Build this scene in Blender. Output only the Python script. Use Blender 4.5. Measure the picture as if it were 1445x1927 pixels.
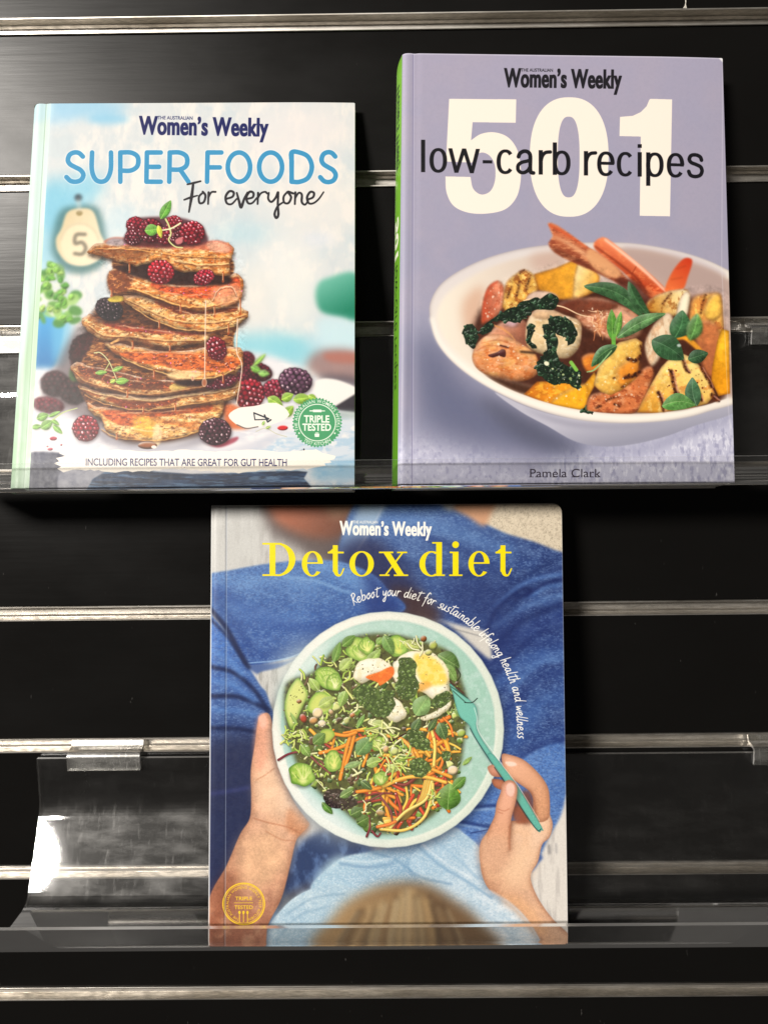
import bpy, math, random
import numpy as np
from mathutils import Matrix, Vector

for _o in list(bpy.data.objects):
    bpy.data.objects.remove(_o, do_unlink=True)
SC = bpy.context.scene
COL = SC.collection
R = math.radians

# ------------------------------------------------------------------ camera
cam_d = bpy.data.cameras.new('camera')
cam = bpy.data.objects.new('camera', cam_d)
COL.objects.link(cam)
cam.location = (0.0, -0.546, -0.2646)
cam.matrix_world = (Matrix.Translation(cam.location)
                    @ Matrix.Rotation(0.00612, 4, 'Z')
                    @ Matrix.Rotation(math.pi / 2 - 0.11598, 4, 'X')
                    @ Matrix.Rotation(-0.01113, 4, 'Z'))
cam_d.sensor_fit = 'VERTICAL'
cam_d.sensor_height = 24.0
cam_d.lens = 24.0 * 1447.0 / 1927.0
cam_d.clip_start = 0.01
cam_d.clip_end = 60.0
SC.camera = cam

# ------------------------------------------------------------------ light of the shop
world = bpy.data.worlds.new('World')
SC.world = world
world.use_nodes = True
world.node_tree.nodes['Background'].inputs[0].default_value = (1.0, 0.93, 0.85, 1)
world.node_tree.nodes['Background'].inputs[1].default_value = 0.06


def area(name, loc, sx, sy, power, target=None, col=(1, 0.945, 0.875)):
    d = bpy.data.lights.new(name, 'AREA')
    d.shape = 'ELLIPSE'
    d.size, d.size_y = sx, sy
    d.energy = power
    d.color = col
    o = bpy.data.objects.new(name, d)
    COL.objects.link(o)
    o.location = loc
    if target is not None:
        o.rotation_euler = (Vector(target) - Vector(loc)).to_track_quat('-Z', 'Y').to_euler()
    return o


# round shop lamps: one close by on the left, the main one further back on the left
area('ceiling_lamp', (-1.60, -0.92, 1.5), 0.62, 0.42, 26)
area('ceiling_lamp', (-3.655, -5.6, 1.95), 1.85, 1.0, 800, (0, 0, -0.3))

SC.view_settings.view_transform = 'Standard'
SC.view_settings.look = 'None'
SC.view_settings.gamma = 1.0
SC.view_settings.use_curve_mapping = False
SC.view_settings.exposure = 0.0
SC.cycles.transparent_max_bounces = 24
SC.cycles.max_bounces = 10
SC.cycles.caustics_reflective = False
SC.cycles.caustics_refractive = False
SC.cycles.use_denoising = True

# ------------------------------------------------------------------ helpers
def lin(c):
    return tuple(((v / 255.0) / 12.92 if v / 255.0 <= 0.04045 else ((v / 255.0 + 0.055) / 1.055) ** 2.4) for v in c) + (1.0,)


def new_mat(name):
    m = bpy.data.materials.new(name)
    m.use_nodes = True
    nt = m.node_tree
    nt.nodes.clear()
    out = nt.nodes.new('ShaderNodeOutputMaterial')
    return m, nt, out


def node(nt, kind, **kw):
    n = nt.nodes.new(kind)
    for k, v in kw.items():
        if k.startswith('i_'):
            key = k[2:].replace('_', ' ')
            n.inputs[key].default_value = v
        else:
            setattr(n, k, v)
    return n


def principled(name, col, rough=0.5, metal=0.0, spec=0.5):
    m, nt, out = new_mat(name)
    b = node(nt, 'ShaderNodeBsdfPrincipled')
    b.inputs['Base Color'].default_value = col
    b.inputs['Roughness'].default_value = rough
    b.inputs['Metallic'].default_value = metal
    b.inputs['Specular IOR Level'].default_value = spec
    nt.links.new(b.outputs[0], out.inputs[0])
    return m, nt, b


def noise(nt, scale, vec=None, detail=4.0, rough=0.55, stretch=None):
    n = node(nt, 'ShaderNodeTexNoise')
    n.inputs['Scale'].default_value = scale
    n.inputs['Detail'].default_value = detail
    n.inputs['Roughness'].default_value = rough
    if stretch:
        tc = node(nt, 'ShaderNodeTexCoord')
        mp = node(nt, 'ShaderNodeMapping')
        mp.inputs['Scale'].default_value = stretch
        nt.links.new(tc.outputs['Object'], mp.inputs[0])
        oi = node(nt, 'ShaderNodeObjectInfo')          # every copy gets its own piece of the pattern
        ml = node(nt, 'ShaderNodeMath', operation='MULTIPLY')
        ml.inputs[1].default_value = 61.0
        nt.links.new(oi.outputs['Random'], ml.inputs[0])
        va = node(nt, 'ShaderNodeVectorMath', operation='ADD')
        nt.links.new(mp.outputs[0], va.inputs[0])
        nt.links.new(ml.outputs[0], va.inputs[1])
        nt.links.new(va.outputs[0], n.inputs['Vector'])
    return n


def ramp(nt, src, stops):
    r = node(nt, 'ShaderNodeValToRGB')
    els = r.color_ramp.elements
    while len(els) < len(stops):
        els.new(0.5)
    for e, (p, c) in zip(els, stops):
        e.position = p
        e.color = c if len(c) == 4 else tuple(c) + (1,)
    nt.links.new(src, r.inputs[0])
    return r


def mesh_obj(name, verts, faces, mats, parent=None, midx=None, smooth=False, uvs=None):
    me = bpy.data.meshes.new(name)
    me.from_pydata([tuple(v) for v in verts], [], [tuple(f) for f in faces])
    for m in mats:
        me.materials.append(m)
    if midx is not None:
        me.polygons.foreach_set('material_index', midx)
    if smooth:
        me.polygons.foreach_set('use_smooth', [True] * len(me.polygons))
    if uvs is not None:
        uv = me.uv_layers.new(name='UVMap')
        li = np.empty(len(me.loops), dtype=np.int32)
        me.loops.foreach_get('vertex_index', li)
        uv.data.foreach_set('uv', np.asarray(uvs, dtype=np.float32)[li].ravel())
    me.update()
    o = bpy.data.objects.new(name, me)
    COL.objects.link(o)
    if parent is not None:
        o.parent = parent
    return o


def empty(name, loc=(0, 0, 0)):
    o = bpy.data.objects.new(name, None)
    COL.objects.link(o)
    o.location = loc
    o.empty_display_size = 0.05
    return o


def tag(o, label, cat, group=None):
    o['label'] = label
    o['category'] = cat
    if group:
        o['group'] = group


def extrude_x(name, prof, x0, x1, mats, parent=None, edge_mat=None, smooth=False, side_flags=None, nx=1):
    """closed (y, z) outline swept along x; side_flags gives a material index per outline segment"""
    n = len(prof)
    xs = np.linspace(x0, x1, nx + 1)
    V = [(x, p[0], p[1]) for x in xs for p in prof]
    F, MI = [], []
    for s in range(nx):
        for i in range(n):
            j = (i + 1) % n
            F.append((s * n + i, s * n + j, (s + 1) * n + j, (s + 1) * n + i))
            MI.append(side_flags[i] if side_flags else 0)
    F.append(tuple(range(n - 1, -1, -1)))
    MI.append(1 if edge_mat else 0)
    F.append(tuple(nx * n + i for i in range(n)))
    MI.append(1 if edge_mat else 0)
    o = mesh_obj(name, V, F, mats, parent, MI)
    bm = None
    if smooth:
        o.data.polygons.foreach_set('use_smooth', [len(p.vertices) == 4 for p in o.data.polygons])
    return o


def fillet(pts, rad, seg=6):
    """open polyline with its inner corners rounded"""
    out = [np.array(pts[0], float)]
    for i in range(1, len(pts) - 1):
        p, a, b = (np.array(pts[k], float) for k in (i, i - 1, i + 1))
        r = rad[i] if isinstance(rad, (list, tuple)) else rad
        da, db = a - p, b - p
        la, lb = np.linalg.norm(da), np.linalg.norm(db)
        k = min(r, la * 0.48, lb * 0.48)
        s, e = p + da / la * k, p + db / lb * k
        for t in np.linspace(0, 1, seg + 1):
            out.append((1 - t) ** 2 * s + 2 * t * (1 - t) * p + t * t * e)
    out.append(np.array(pts[-1], float))
    return np.array(out)


def offset_line(pl, d):
    t = np.gradient(pl, axis=0)
    t /= np.linalg.norm(t, axis=1)[:, None]
    nrm = np.stack([-t[:, 1], t[:, 0]], 1)
    return pl + nrm * d

# ------------------------------------------------------------------ materials of the display wall
M_SLAT, nt, b = principled('black_melamine', (0.0042, 0.0039, 0.0036, 1), 0.30, 0, 0.18)
n1 = noise(nt, 1.0, stretch=(14, 200, 260), detail=5)
bp = node(nt, 'ShaderNodeBump')
bp.inputs['Strength'].default_value = 0.10
bp.inputs['Distance'].default_value = 0.0006
nt.links.new(n1.outputs[0], bp.inputs['Height'])
nt.links.new(bp.outputs[0], b.inputs['Normal'])
n2 = noise(nt, 9.0, stretch=(1, 1, 2), detail=6)
r2 = ramp(nt, n2.outputs[0], [(0.3, (0.25,) * 3), (0.75, (0.37,) * 3)])
nt.links.new(r2.outputs[0], b.inputs['Roughness'])

n4 = noise(nt, 1.0, stretch=(260, 260, 90), detail=2, rough=0.8)
r5 = ramp(nt, n4.outputs[0], [(0.735, (0.0042, 0.0039, 0.0036)), (0.80, (0.05, 0.048, 0.045))])
nt.links.new(r5.outputs[0], b.inputs['Base Color'])

M_ALU, nt, b = principled('brushed_aluminium', (0.52, 0.49, 0.45, 1), 0.36, 1.0, 0.5)
n1 = noise(nt, 1.0, stretch=(40, 1500, 1500), detail=4)
r1 = ramp(nt, n1.outputs[0], [(0.25, (0.56, 0.53, 0.48)), (0.75, (0.86, 0.82, 0.76))])
n3 = noise(nt, 1.0, stretch=(160, 420, 420), detail=5)
r3 = ramp(nt, n3.outputs[0], [(0.35, (0.55,) * 3), (0.62, (1,) * 3)])
mx = node(nt, 'ShaderNodeMix', data_type='RGBA', blend_type='MULTIPLY')
mx.inputs['Factor'].default_value = 0.55
nt.links.new(r1.outputs[0], mx.inputs['A'])
nt.links.new(r3.outputs[0], mx.inputs['B'])
n6 = noise(nt, 1.0, stretch=(9, 60, 60), detail=6, rough=0.7)
r6 = ramp(nt, n6.outputs[0], [(0.36, (0.55, 0.53, 0.5)), (0.58, (1, 1, 1))])
mz = node(nt, 'ShaderNodeMix', data_type='RGBA', blend_type='MULTIPLY')
mz.inputs['Factor'].default_value = 0.8
nt.links.new(mx.outputs['Result'], mz.inputs['A'])
nt.links.new(r6.outputs[0], mz.inputs['B'])
nt.links.new(mz.outputs['Result'], b.inputs['Base Color'])
r4 = ramp(nt, n3.outputs[0], [(0.3, (0.52,) * 3), (0.7, (0.36,) * 3)])
nt.links.new(r4.outputs[0], b.inputs['Roughness'])

# ------------------------------------------------------------------ slatwall: boards with aluminium-lined slots
PITCH = 0.1
wall = empty('slatwall', (0, 0, -0.9))
tag(wall, 'black slatwall with horizontal aluminium lined slots behind the cookbooks', 'display wall')
WX0, WX1 = -0.62, 0.62
HS = 0.0054


def slat_profile(z0, z1):
    c = 0.0007
    return [(c, z0), (0.0, z0 + c), (0.0, z1 - c), (c, z1), (0.016, z1), (0.016, z0)]


def rail_profile():
    o, t = 0.0042, 0.0010      # half opening, sheet thickness
    return [(-0.0010, HS), (-0.0014, HS - 0.0003), (-0.0014, o + 0.0002), (-0.0010, o), (0.0065, o), (0.0065, o - 0.0004),
            (0.0080, o - 0.0016), (0.0080, -o + 0.0016), (0.0065, -o + 0.0004), (0.0065, -o), (-0.0010, -o),
            (-0.0014, -o - 0.0002), (-0.0014, -HS + 0.0003), (-0.0010, -HS), (-0.0002, -HS), (-0.0002, -o - t),
            (0.0092, -o - t), (0.0092, o + t), (-0.0002, o + t), (-0.0002, HS)]


mesh_slat = mesh_rail = None
for k in range(-2, 10):
    z = -PITCH * k
    if mesh_rail is None:
        o = extrude_x('rail', rail_profile(), WX0, WX1, [M_ALU], wall)
        mesh_rail = o.data
    else:
        o = bpy.data.objects.new('rail', mesh_rail)
        COL.objects.link(o)
        o.parent = wall
    o.location = (0, 0, z + 0.9)
    if mesh_slat is None:
        s = extrude_x('slat', slat_profile(0.0053, PITCH - 0.0053), WX0, WX1, [M_SLAT], wall)
        mesh_slat = s.data
    else:
        s = bpy.data.objects.new('slat', mesh_slat)
        COL.objects.link(s)
        s.parent = wall
    s.location = (0, 0, z + 0.9)

# ------------------------------------------------------------------ clear acrylic shelves hooked into the slots
def acrylic(name, haze=0.03, rough=0.03, tint=(1.0, 1.0, 1.0, 1), edge=False):
    m, nt, out = new_mat(name)
    tr = node(nt, 'ShaderNodeBsdfTransparent')
    tr.inputs[0].default_value = tint
    gl = node(nt, 'ShaderNodeBsdfGlossy')
    gl.inputs['Roughness'].default_value = rough
    gl.inputs['Color'].default_value = (1, 1, 1, 1)
    fr = node(nt, 'ShaderNodeFresnel')
    fr.inputs[0].default_value = 1.49
    m1 = node(nt, 'ShaderNodeMixShader')
    nt.links.new(fr.outputs[0], m1.inputs[0])
    nt.links.new(tr.outputs[0], m1.inputs[1])
    nt.links.new(gl.outputs[0], m1.inputs[2])
    df = node(nt, 'ShaderNodeBsdfGlossy')          # light caught in fine scratches
    df.inputs['Color'].default_value = (0.85, 0.84, 0.82, 1)
    df.inputs['Roughness'].default_value = 0.42 if not edge else 0.6
    m2 = node(nt, 'ShaderNodeMixShader')
    # scratches and smears: streaky noise
    a = noise(nt, 1.0, stretch=(30, 90, 90), detail=7, rough=0.65)
    c = noise(nt, 1.0, stretch=(420, 60, 60), detail=3, rough=0.7)
    ra = ramp(nt, a.outputs[0], [(0.45, (0, 0, 0)), (0.75, (1, 1, 1))])
    rc = ramp(nt, c.outputs[0], [(0.58, (0, 0, 0)), (0.72, (1, 1, 1))])
    ad = node(nt, 'ShaderNodeMath', operation='MULTIPLY_ADD')
    nt.links.new(rc.outputs[0], ad.inputs[0])
    ad.inputs[1].default_value = 0.8
    nt.links.new(ra.outputs[0], ad.inputs[2])
    mu = node(nt, 'ShaderNodeMath', operation='MULTIPLY_ADD')
    nt.links.new(ad.outputs[0], mu.inputs[0])
    mu.inputs[1].default_value = haze
    mu.inputs[2].default_value = 0.30 if edge else haze * 0.3
    nt.links.new(mu.outputs[0], m2.inputs[0])
    nt.links.new(m1.outputs[0], m2.inputs[1])
    nt.links.new(df.outputs[0], m2.inputs[2])
    nt.links.new(m2.outputs[0], out.inputs[0])
    return m


M_ACR = acrylic('clear_acrylic', 0.020, 0.035)
M_EDGE = acrylic('acrylic_cut_edge', 0.10, 0.22, (0.75, 0.74, 0.70, 1), True)
M_CLIP = acrylic('bonded_acrylic', 0.40, 0.12, (0.90, 0.90, 0.88, 1))


def make_shelf(rail_k, x0, x1, clip_xs, dz, label):
    zr = -PITCH * rail_k + dz
    root = empty('acrylic_shelf', (x0, 0, zr - 0.107))
    tag(root, label, 'shelf', 'clear acrylic ledges hooked into the slatwall')
    base = np.array([x0, 0, zr - 0.107])
    th = 0.0029
    line = fillet([(-0.0032, -0.0085), (-0.0032, -0.0475), (-0.0330, -0.1060), (-0.0808, -0.1060), (-0.0812, -0.0895)],
                  [0, 0.008, 0.009, 0.0035, 0], 7)
    up, dn = offset_line(line, th / 2), offset_line(line, -th / 2)
    prof = [tuple(p) for p in up] + [tuple(p) for p in dn[::-1]]
    n = len(up)
    flags = [0] * (n - 1) + [1] + [0] * (n - 1) + [1]
    both = list(up) + list(dn[::-1])
    low = min(p[1] for p in both)
    for i in range(len(both)):          # underside takes the rougher cut-edge material to dull its reflection
        if both[i][1] < low + 0.0012 and both[(i + 1) % len(both)][1] < low + 0.0012:
            flags[i] = 1
    prof = [(p[0], p[1] + 0.107) for p in prof]
    sh = extrude_x('sheet', prof, 0, x1 - x0, [M_ACR, M_EDGE], root, edge_mat=True, side_flags=flags)
    for cx in clip_xs:
        w = 0.0535
        hook = fillet([(0.0055, 0.0030), (0.0030, -0.0030), (-0.0052, -0.0046), (-0.0064, -0.0062), (-0.0064, -0.0166)],
                      0.0016, 4)
        hu, hd = offset_line(hook, 0.0011), offset_line(hook, -0.0011)
        pr = [(p[0], p[1] + 0.107) for p in list(hu) + list(hd[::-1])]
        cl = extrude_x('mounting_clip', pr, cx - x0, cx - x0 + w, [M_CLIP, M_EDGE], root, edge_mat=True)
    return root


shelf_top = make_shelf(2, -0.3005, 0.3000, [-0.2745, 0.2500], 0.0025,
                       'clear acrylic ledge holding the pancake and prawn cookbooks')
shelf_low = make_shelf(5, -0.2615, 0.3400, [-0.2380, 0.2650], 0.0,
                       'scratched clear acrylic ledge holding the salad bowl cookbook')

# ------------------------------------------------------------------ printed covers: a small painter that fills a pixel array by code
SF_UV = [(-0.01, 260.48), (212.53, 260.39), (212.33, 0.14), (0.02, -0.14)]
LC_UV = [(1.04, 277.57), (206.72, 277.04), (206.9, 1.45), (-0.96, -1.44)]
DX_UV = [(0.09, 291.64), (237.68, 292.04), (237.5, 0.02), (-0.09, -0.02)]
RNG = np.random.RandomState(7)


def homography(src, dst):
    A = []
    for (x, y), (u, v) in zip(src, dst):
        A.append([x, y, 1, 0, 0, 0, -u * x, -u * y, -u])
        A.append([0, 0, 0, x, y, 1, -v * x, -v * y, -v])
    return np.linalg.svd(np.array(A, float))[2][-1].reshape(3, 3)


def spline(pts, n=8, closed=True):
    P = np.asarray(pts, float)
    if len(P) < 3:
        return P
    if closed:
        Q = np.concatenate([P[-1:], P, P[:2]])
    else:
        Q = np.concatenate([P[:1] * 2 - P[1:2], P, P[-1:] * 2 - P[-2:-1]])
    t = np.linspace(0, 1, n, endpoint=False)[:, None]
    out = []
    for i in range(len(Q) - 3):
        a, b, c, d = Q[i:i + 4]
        out.append(0.5 * ((2 * b) + (c - a) * t + (2 * a - 5 * b + 4 * c - d) * t ** 2 + (3 * b - a - 3 * c + d) * t ** 3))
    if not closed:
        out.append(P[-1:])
    return np.concatenate(out)


def ell(cx, cy, rx, ry, rot=0, n=40, a0=0, a1=360):
    t = np.radians(np.linspace(a0, a1, n, endpoint=(a1 - a0) < 359))
    c, s = math.cos(math.radians(rot)), math.sin(math.radians(rot))
    x, y = rx * np.cos(t), ry * np.sin(t)
    return np.stack([cx + x * c - y * s, cy + x * s + y * c], 1)


def box_blur(a, r):
    if r < 1:
        return a
    k = 2 * r + 1
    p = np.pad(a, ((r + 1, r), (0, 0)) if a.ndim == 2 else ((r + 1, r), (0, 0), (0, 0)), mode='edge')
    c = np.cumsum(p, axis=0)
    a = (c[k:] - c[:-k]) / k
    p = np.pad(a, ((0, 0), (r + 1, r)) if a.ndim == 2 else ((0, 0), (r + 1, r), (0, 0)), mode='edge')
    c = np.cumsum(p, axis=1)
    return (c[:, k:] - c[:, :-k]) / k


def gauss(a, s):
    if s <= 0.25:
        return a
    if s < 1.6:
        w = np.exp(-0.5 * (np.arange(-4, 5) / s) ** 2)
        w /= w.sum()
        for ax in (0, 1):
            pw = [(0, 0)] * a.ndim
            pw[ax] = (4, 4)
            p = np.pad(a, pw, mode='edge')
            n = a.shape[ax]
            a = sum(w[i] * (p[i:i + n] if ax == 0 else p[:, i:i + n]) for i in range(9))
        return a
    r = max(1, int(round(s * 0.98)))
    for _ in range(3):
        a = box_blur(a, r)
    return a


def fbm(h, w, sx, sy, seed, octs=4, gain=0.55):
    rng = np.random.RandomState(seed)
    out = np.zeros((h, w), np.float32)
    amp, tot = 1.0, 0.0
    for o in range(octs):
        gx, gy = max(2, int(w / sx) + 3), max(2, int(h / sy) + 3)
        g = rng.rand(gy, gx).astype(np.float32)
        x = np.arange(w) / sx
        y = np.arange(h) / sy
        xi, yi = np.minimum(x.astype(int), gx - 2), np.minimum(y.astype(int), gy - 2)
        fx, fy = (x - xi)[None], (y - yi)[:, None]
        fx, fy = np.clip(fx, 0, 1), np.clip(fy, 0, 1)
        fx, fy = fx * fx * (3 - 2 * fx), fy * fy * (3 - 2 * fy)
        A, B = g[yi][:, xi], g[yi][:, xi + 1]
        C_, D = g[yi + 1][:, xi], g[yi + 1][:, xi + 1]
        out += amp * ((A * (1 - fx) + B * fx) * (1 - fy) + (C_ * (1 - fx) + D * fx) * fy)
        tot += amp
        amp *= gain
        sx, sy = max(1.0, sx / 2), max(1.0, sy / 2)
    return out / tot


class Canvas:
    """paints in photograph-pixel coordinates mapped onto the flat cover (mm)"""

    def __init__(self, quad, uv4, ppm=4.6, pad=2.0, seed=1):
        uv = np.array(uv4, float)
        self.u0, self.v0 = (uv.min(0) - pad) / 1000.0
        sz = uv.max(0) - uv.min(0) + 2 * pad
        self.du, self.dv = sz / 1000.0
        self.w, self.h = int(sz[0] * ppm), int(sz[1] * ppm)
        o = uv.min(0) - pad
        dst = [((u - o[0]) / sz[0] * self.w, (1 - (v - o[1]) / sz[1]) * self.h) for u, v in uv4]
        self.H = homography(quad, dst)
        q = np.array(quad, float)
        self.s = self.w / (np.linalg.norm(q[1] - q[0]) + np.linalg.norm(q[2] - q[3])) * 2 * (sz[0] - 2 * pad) / sz[0]
        self.a = np.full((self.h, self.w, 3), 255.0, np.float32)
        self.seed = seed
        self.cache = {}

    def T(self, pts):
        p = np.asarray(pts, float)
        q = np.concatenate([p, np.ones((len(p), 1))], 1) @ self.H.T
        return q[:, :2] / q[:, 2:3]

    def noise(self, sx, sy=None, k=0, octs=4):
        sy = sx if sy is None else sy
        key = (sx, sy, k, octs)
        if key not in self.cache:
            self.cache[key] = fbm(self.h, self.w, sx * self.s, sy * self.s, self.seed * 100 + k * 7 + int(sx * 3), octs)
        return self.cache[key]

    def raster(self, polys, pad):
        """coverage of oriented polygons (canvas px); returns mask and its box"""
        allp = np.concatenate(polys)
        x0 = int(max(0, math.floor(allp[:, 0].min() - pad)))
        x1 = int(min(self.w, math.ceil(allp[:, 0].max() + pad) + 1))
        y0 = int(max(0, math.floor(allp[:, 1].min() - pad)))
        y1 = int(min(self.h, math.ceil(allp[:, 1].max() + pad) + 1))
        if x1 - x0 < 1 or y1 - y0 < 1:
            return None, None
        SUB = 3
        hh, ww = (y1 - y0) * SUB, x1 - x0
        W2 = ww + 2
        IX, VL = [], []
        for P in polys:
            P = np.asarray(P, float)
            a, b = P, np.roll(P, -1, 0)
            ya, yb = (a[:, 1] - y0) * SUB, (b[:, 1] - y0) * SUB
            lo, hi = np.minimum(ya, yb), np.maximum(ya, yb)
            r0 = np.clip(np.ceil(lo - 0.5), 0, hh).astype(int)
            r1 = np.clip(np.ceil(hi - 0.5), 0, hh).astype(int)
            cnt = r1 - r0
            ok = cnt > 0
            if not ok.any():
                continue
            idx = np.repeat(np.nonzero(ok)[0], cnt[ok])
            off = np.arange(len(idx)) - np.repeat(np.cumsum(cnt[ok]) - cnt[ok], cnt[ok])
            rows = r0[idx] + off
            t = (rows + 0.5 - ya[idx]) / (yb[idx] - ya[idx])
            xs = a[idx, 0] + (b[idx, 0] - a[idx, 0]) * t - x0
            xs = np.clip(xs, 0, ww)
            sg = np.where(yb[idx] > ya[idx], 1.0, -1.0)
            xi = np.floor(xs).astype(int)
            fr = xs - xi
            k = rows * W2 + xi
            IX += [k, k + 1]
            VL += [sg * (1 - fr), sg * fr]
        if not IX:
            return None, None
        D = np.bincount(np.concatenate(IX), np.concatenate(VL), hh * W2).reshape(hh, W2)
        M = np.clip(np.abs(np.cumsum(D, 1)[:, :ww]), 0, 1)
        M = M.reshape(y1 - y0, SUB, ww).mean(1)
        return M, (y0, y1, x0, x1)

    @staticmethod
    def orient(P):
        x, y = P[:, 0], P[:, 1]
        if np.sum(x * np.roll(y, -1) - np.roll(x, -1) * y) < 0:
            return P[::-1]
        return P

    def put(self, M, box, col, alpha=1.0, mode='n'):
        y0, y1, x0, x1 = box
        A = self.a[y0:y1, x0:x1]
        m = (M * alpha)[..., None]
        c = np.asarray(col, np.float32)
        if mode == 'mul':
            c = A * c / 255.0
        elif mode == 'scr':
            c = 255 - (255 - A) * (255 - c) / 255.0
        A += (c - A) * m

    def polys(self, plist, col, blur=0.0, alpha=1.0, mode='n', grad=None, emb=None, nz=None, edge=None, clip=None, raw=False):
        P = [self.orient(np.asarray(p) if raw else self.T(p)) for p in plist]
        bl = blur * self.s
        M, box = self.raster(P, 3 * bl + 2)
        if M is None:
            return None, None
        core = M
        if bl > 0.3:
            M = gauss(M, bl)
        if clip is not None:
            y0, y1, x0, x1 = box
            M = M * clip[y0:y1, x0:x1]
        y0, y1, x0, x1 = box
        c = np.empty(M.shape + (3,), np.float32)
        c[:] = np.asarray(col, np.float32)
        if grad:
            (ax, ay, ca), (bx, by, cb) = grad
            p, q = self.T([(ax, ay), (bx, by)])
            yy, xx = np.mgrid[y0:y1, x0:x1]
            d = q - p
            t = np.clip(((xx - p[0]) * d[0] + (yy - p[1]) * d[1]) / (d @ d), 0, 1)[..., None]
            c = (np.asarray(ca, np.float32) * (1 - t) + np.asarray(cb, np.float32) * t).astype(np.float32)
        if nz:
            for (sx, sy, k, lo, hi, cc, am) in nz:
                n = self.noise(sx, sy, k)[y0:y1, x0:x1]
                t = (np.clip((n - lo) / (hi - lo), 0, 1) * am)[..., None]
                c += (np.asarray(cc, np.float32) - c) * t
        if edge:
            ec, ew, ea = edge
            B = gauss(core, ew * self.s)
            t = (np.clip((1.0 - B) * 2.0, 0, 1) * ea)[..., None]
            c += (np.asarray(ec, np.float32) - c) * t
        if emb:
            am, sg, lx, ly = emb
            B = gauss(core, sg * self.s)
            gy, gx = np.gradient(B)
            sh = -(gx * lx + gy * ly) * sg * self.s * 2.2 * am
            up = np.clip(sh, 0, 1)[..., None]
            dn = np.clip(-sh, 0, 1)[..., None]
            c = c + (255 - c) * up * 0.8
            c = c * (1 - dn * 0.85)
        self.put(M, box, c, alpha, mode)
        return M, box

    def fill(self, pts, col, sm=6, jit=0.0, **kw):
        P = spline(pts, sm) if sm else np.asarray(pts, float)
        if jit:
            n = len(P)
            r = RNG.randn(n)
            r = (r + np.roll(r, 1) + 0.5 * np.roll(r, 2)) * 0.6
            P = P + np.stack([r, np.roll(r, n // 3)], 1) * jit
        return self.polys([P], col, **kw)

    def mask_of(self, pts, sm=6, blur=0.0):
        P = spline(pts, sm) if sm else np.asarray(pts, float)
        M, box = self.raster([self.orient(self.T(P))], 3 * blur * self.s + 2)
        out = np.zeros((self.h, self.w), np.float32)
        if M is not None:
            if blur:
                M = gauss(M, blur * self.s)
            out[box[0]:box[1], box[2]:box[3]] = M
        return out

    def stroke_polys(self, pts, w, sm=6, cap=True):
        P = spline(pts, sm, False) if sm and len(pts) > 2 else np.asarray(pts, float)
        n = len(P)
        W = np.interp(np.linspace(0, 1, n), np.linspace(0, 1, len(w)), w) if np.ndim(w) else np.full(n, float(w))
        out = []
        for i in range(n - 1):
            a, b = P[i], P[i + 1]
            d = b - a
            L = np.hypot(*d)
            if L < 1e-6:
                continue
            nn = np.array([-d[1], d[0]]) / L * 0.5
            out.append(np.array([a + nn * W[i], b + nn * W[i + 1], b - nn * W[i + 1], a - nn * W[i]]))
        for i in range(n):
            if not cap and i in (0, n - 1):
                continue
            out.append(ell(P[i][0], P[i][1], W[i] / 2, W[i] / 2, n=10 if W[i] < 6 else 16))
        return out

    def stroke(self, pts, col, w, sm=6, cap=True, **kw):
        return self.polys(self.stroke_polys(pts, w, sm, cap), col, **kw)

    def shred(self, pts, col, w, hi=None, sh=0.35):
        """a thin rounded strand with a shadow and a lit side"""
        c = np.array(col, float)
        P = np.asarray(pts, float)
        self.stroke(P + [0.8, 1.4], (25, 15, 8), np.asarray(w) * 1.15, blur=0.8, alpha=sh)
        self.stroke(P, c * 0.78, w)
        self.stroke(P - [0.25, 0.3], c, np.asarray(w) * 0.66)
        self.stroke(P - [0.5, 0.5], hi if hi is not None else np.minimum(255, c * 1.15 + 25), np.asarray(w) * 0.26, blur=0.25, alpha=0.8)

    def leaf(self, p0, p1, wd, col, vein=None, bend=0.0, blur=0.0, dark=None, alpha=1.0, shadow=0.3):
        p0, p1 = np.array(p0, float), np.array(p1, float)
        d = p1 - p0
        nn = np.array([-d[1], d[0]])
        L = np.hypot(*d)
        nn = nn / L
        ts = np.linspace(0, 1, 9)
        prof = np.sin(np.pi * ts ** 0.85) ** 0.8 * wd / 2
        mid = p0 + d * ts[:, None] + nn * (bend * L * np.sin(np.pi * ts))[:, None]
        P = np.concatenate([mid + nn * prof[:, None], (mid - nn * prof[:, None])[::-1][1:-1]])
        c = np.array(col, float)
        if shadow:
            self.polys([P + [1.0, 1.8]], (20, 22, 10), blur=1.2 + blur, alpha=shadow)
        self.polys([spline(P, 3)], c, blur=blur, alpha=alpha, emb=(0.5, max(1.0, wd * 0.16), -0.6, -0.8),
                   nz=[(7, 7, 3, 0.35, 0.75, np.minimum(255, c * 1.3 + 15), 0.5), (5, 5, 5, 0.5, 0.8, c * 0.6, 0.5)])
        dk = np.array(dark, float) if dark is not None else c * 0.6
        half = np.concatenate([mid, (mid - nn * prof[:, None])[::-1][1:-1]])
        self.polys([half], dk, blur=blur + 0.5, alpha=0.35)
        v = np.array(vein, float) if vein is not None else np.minimum(255, c * 1.4 + 30)
        self.stroke(mid, v, [1.3, 0.4], blur=0.3 + blur * 0.6, alpha=0.7)
        for k in (2, 3, 4, 5, 6):
            for sg in (-1, 1):
                a = mid[k]
                b = mid[min(8, k + 1)] + nn * sg * prof[k] * 0.8
                self.stroke([a, b], v, 0.5, sm=0, blur=0.3 + blur * 0.6, alpha=0.35)

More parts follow.
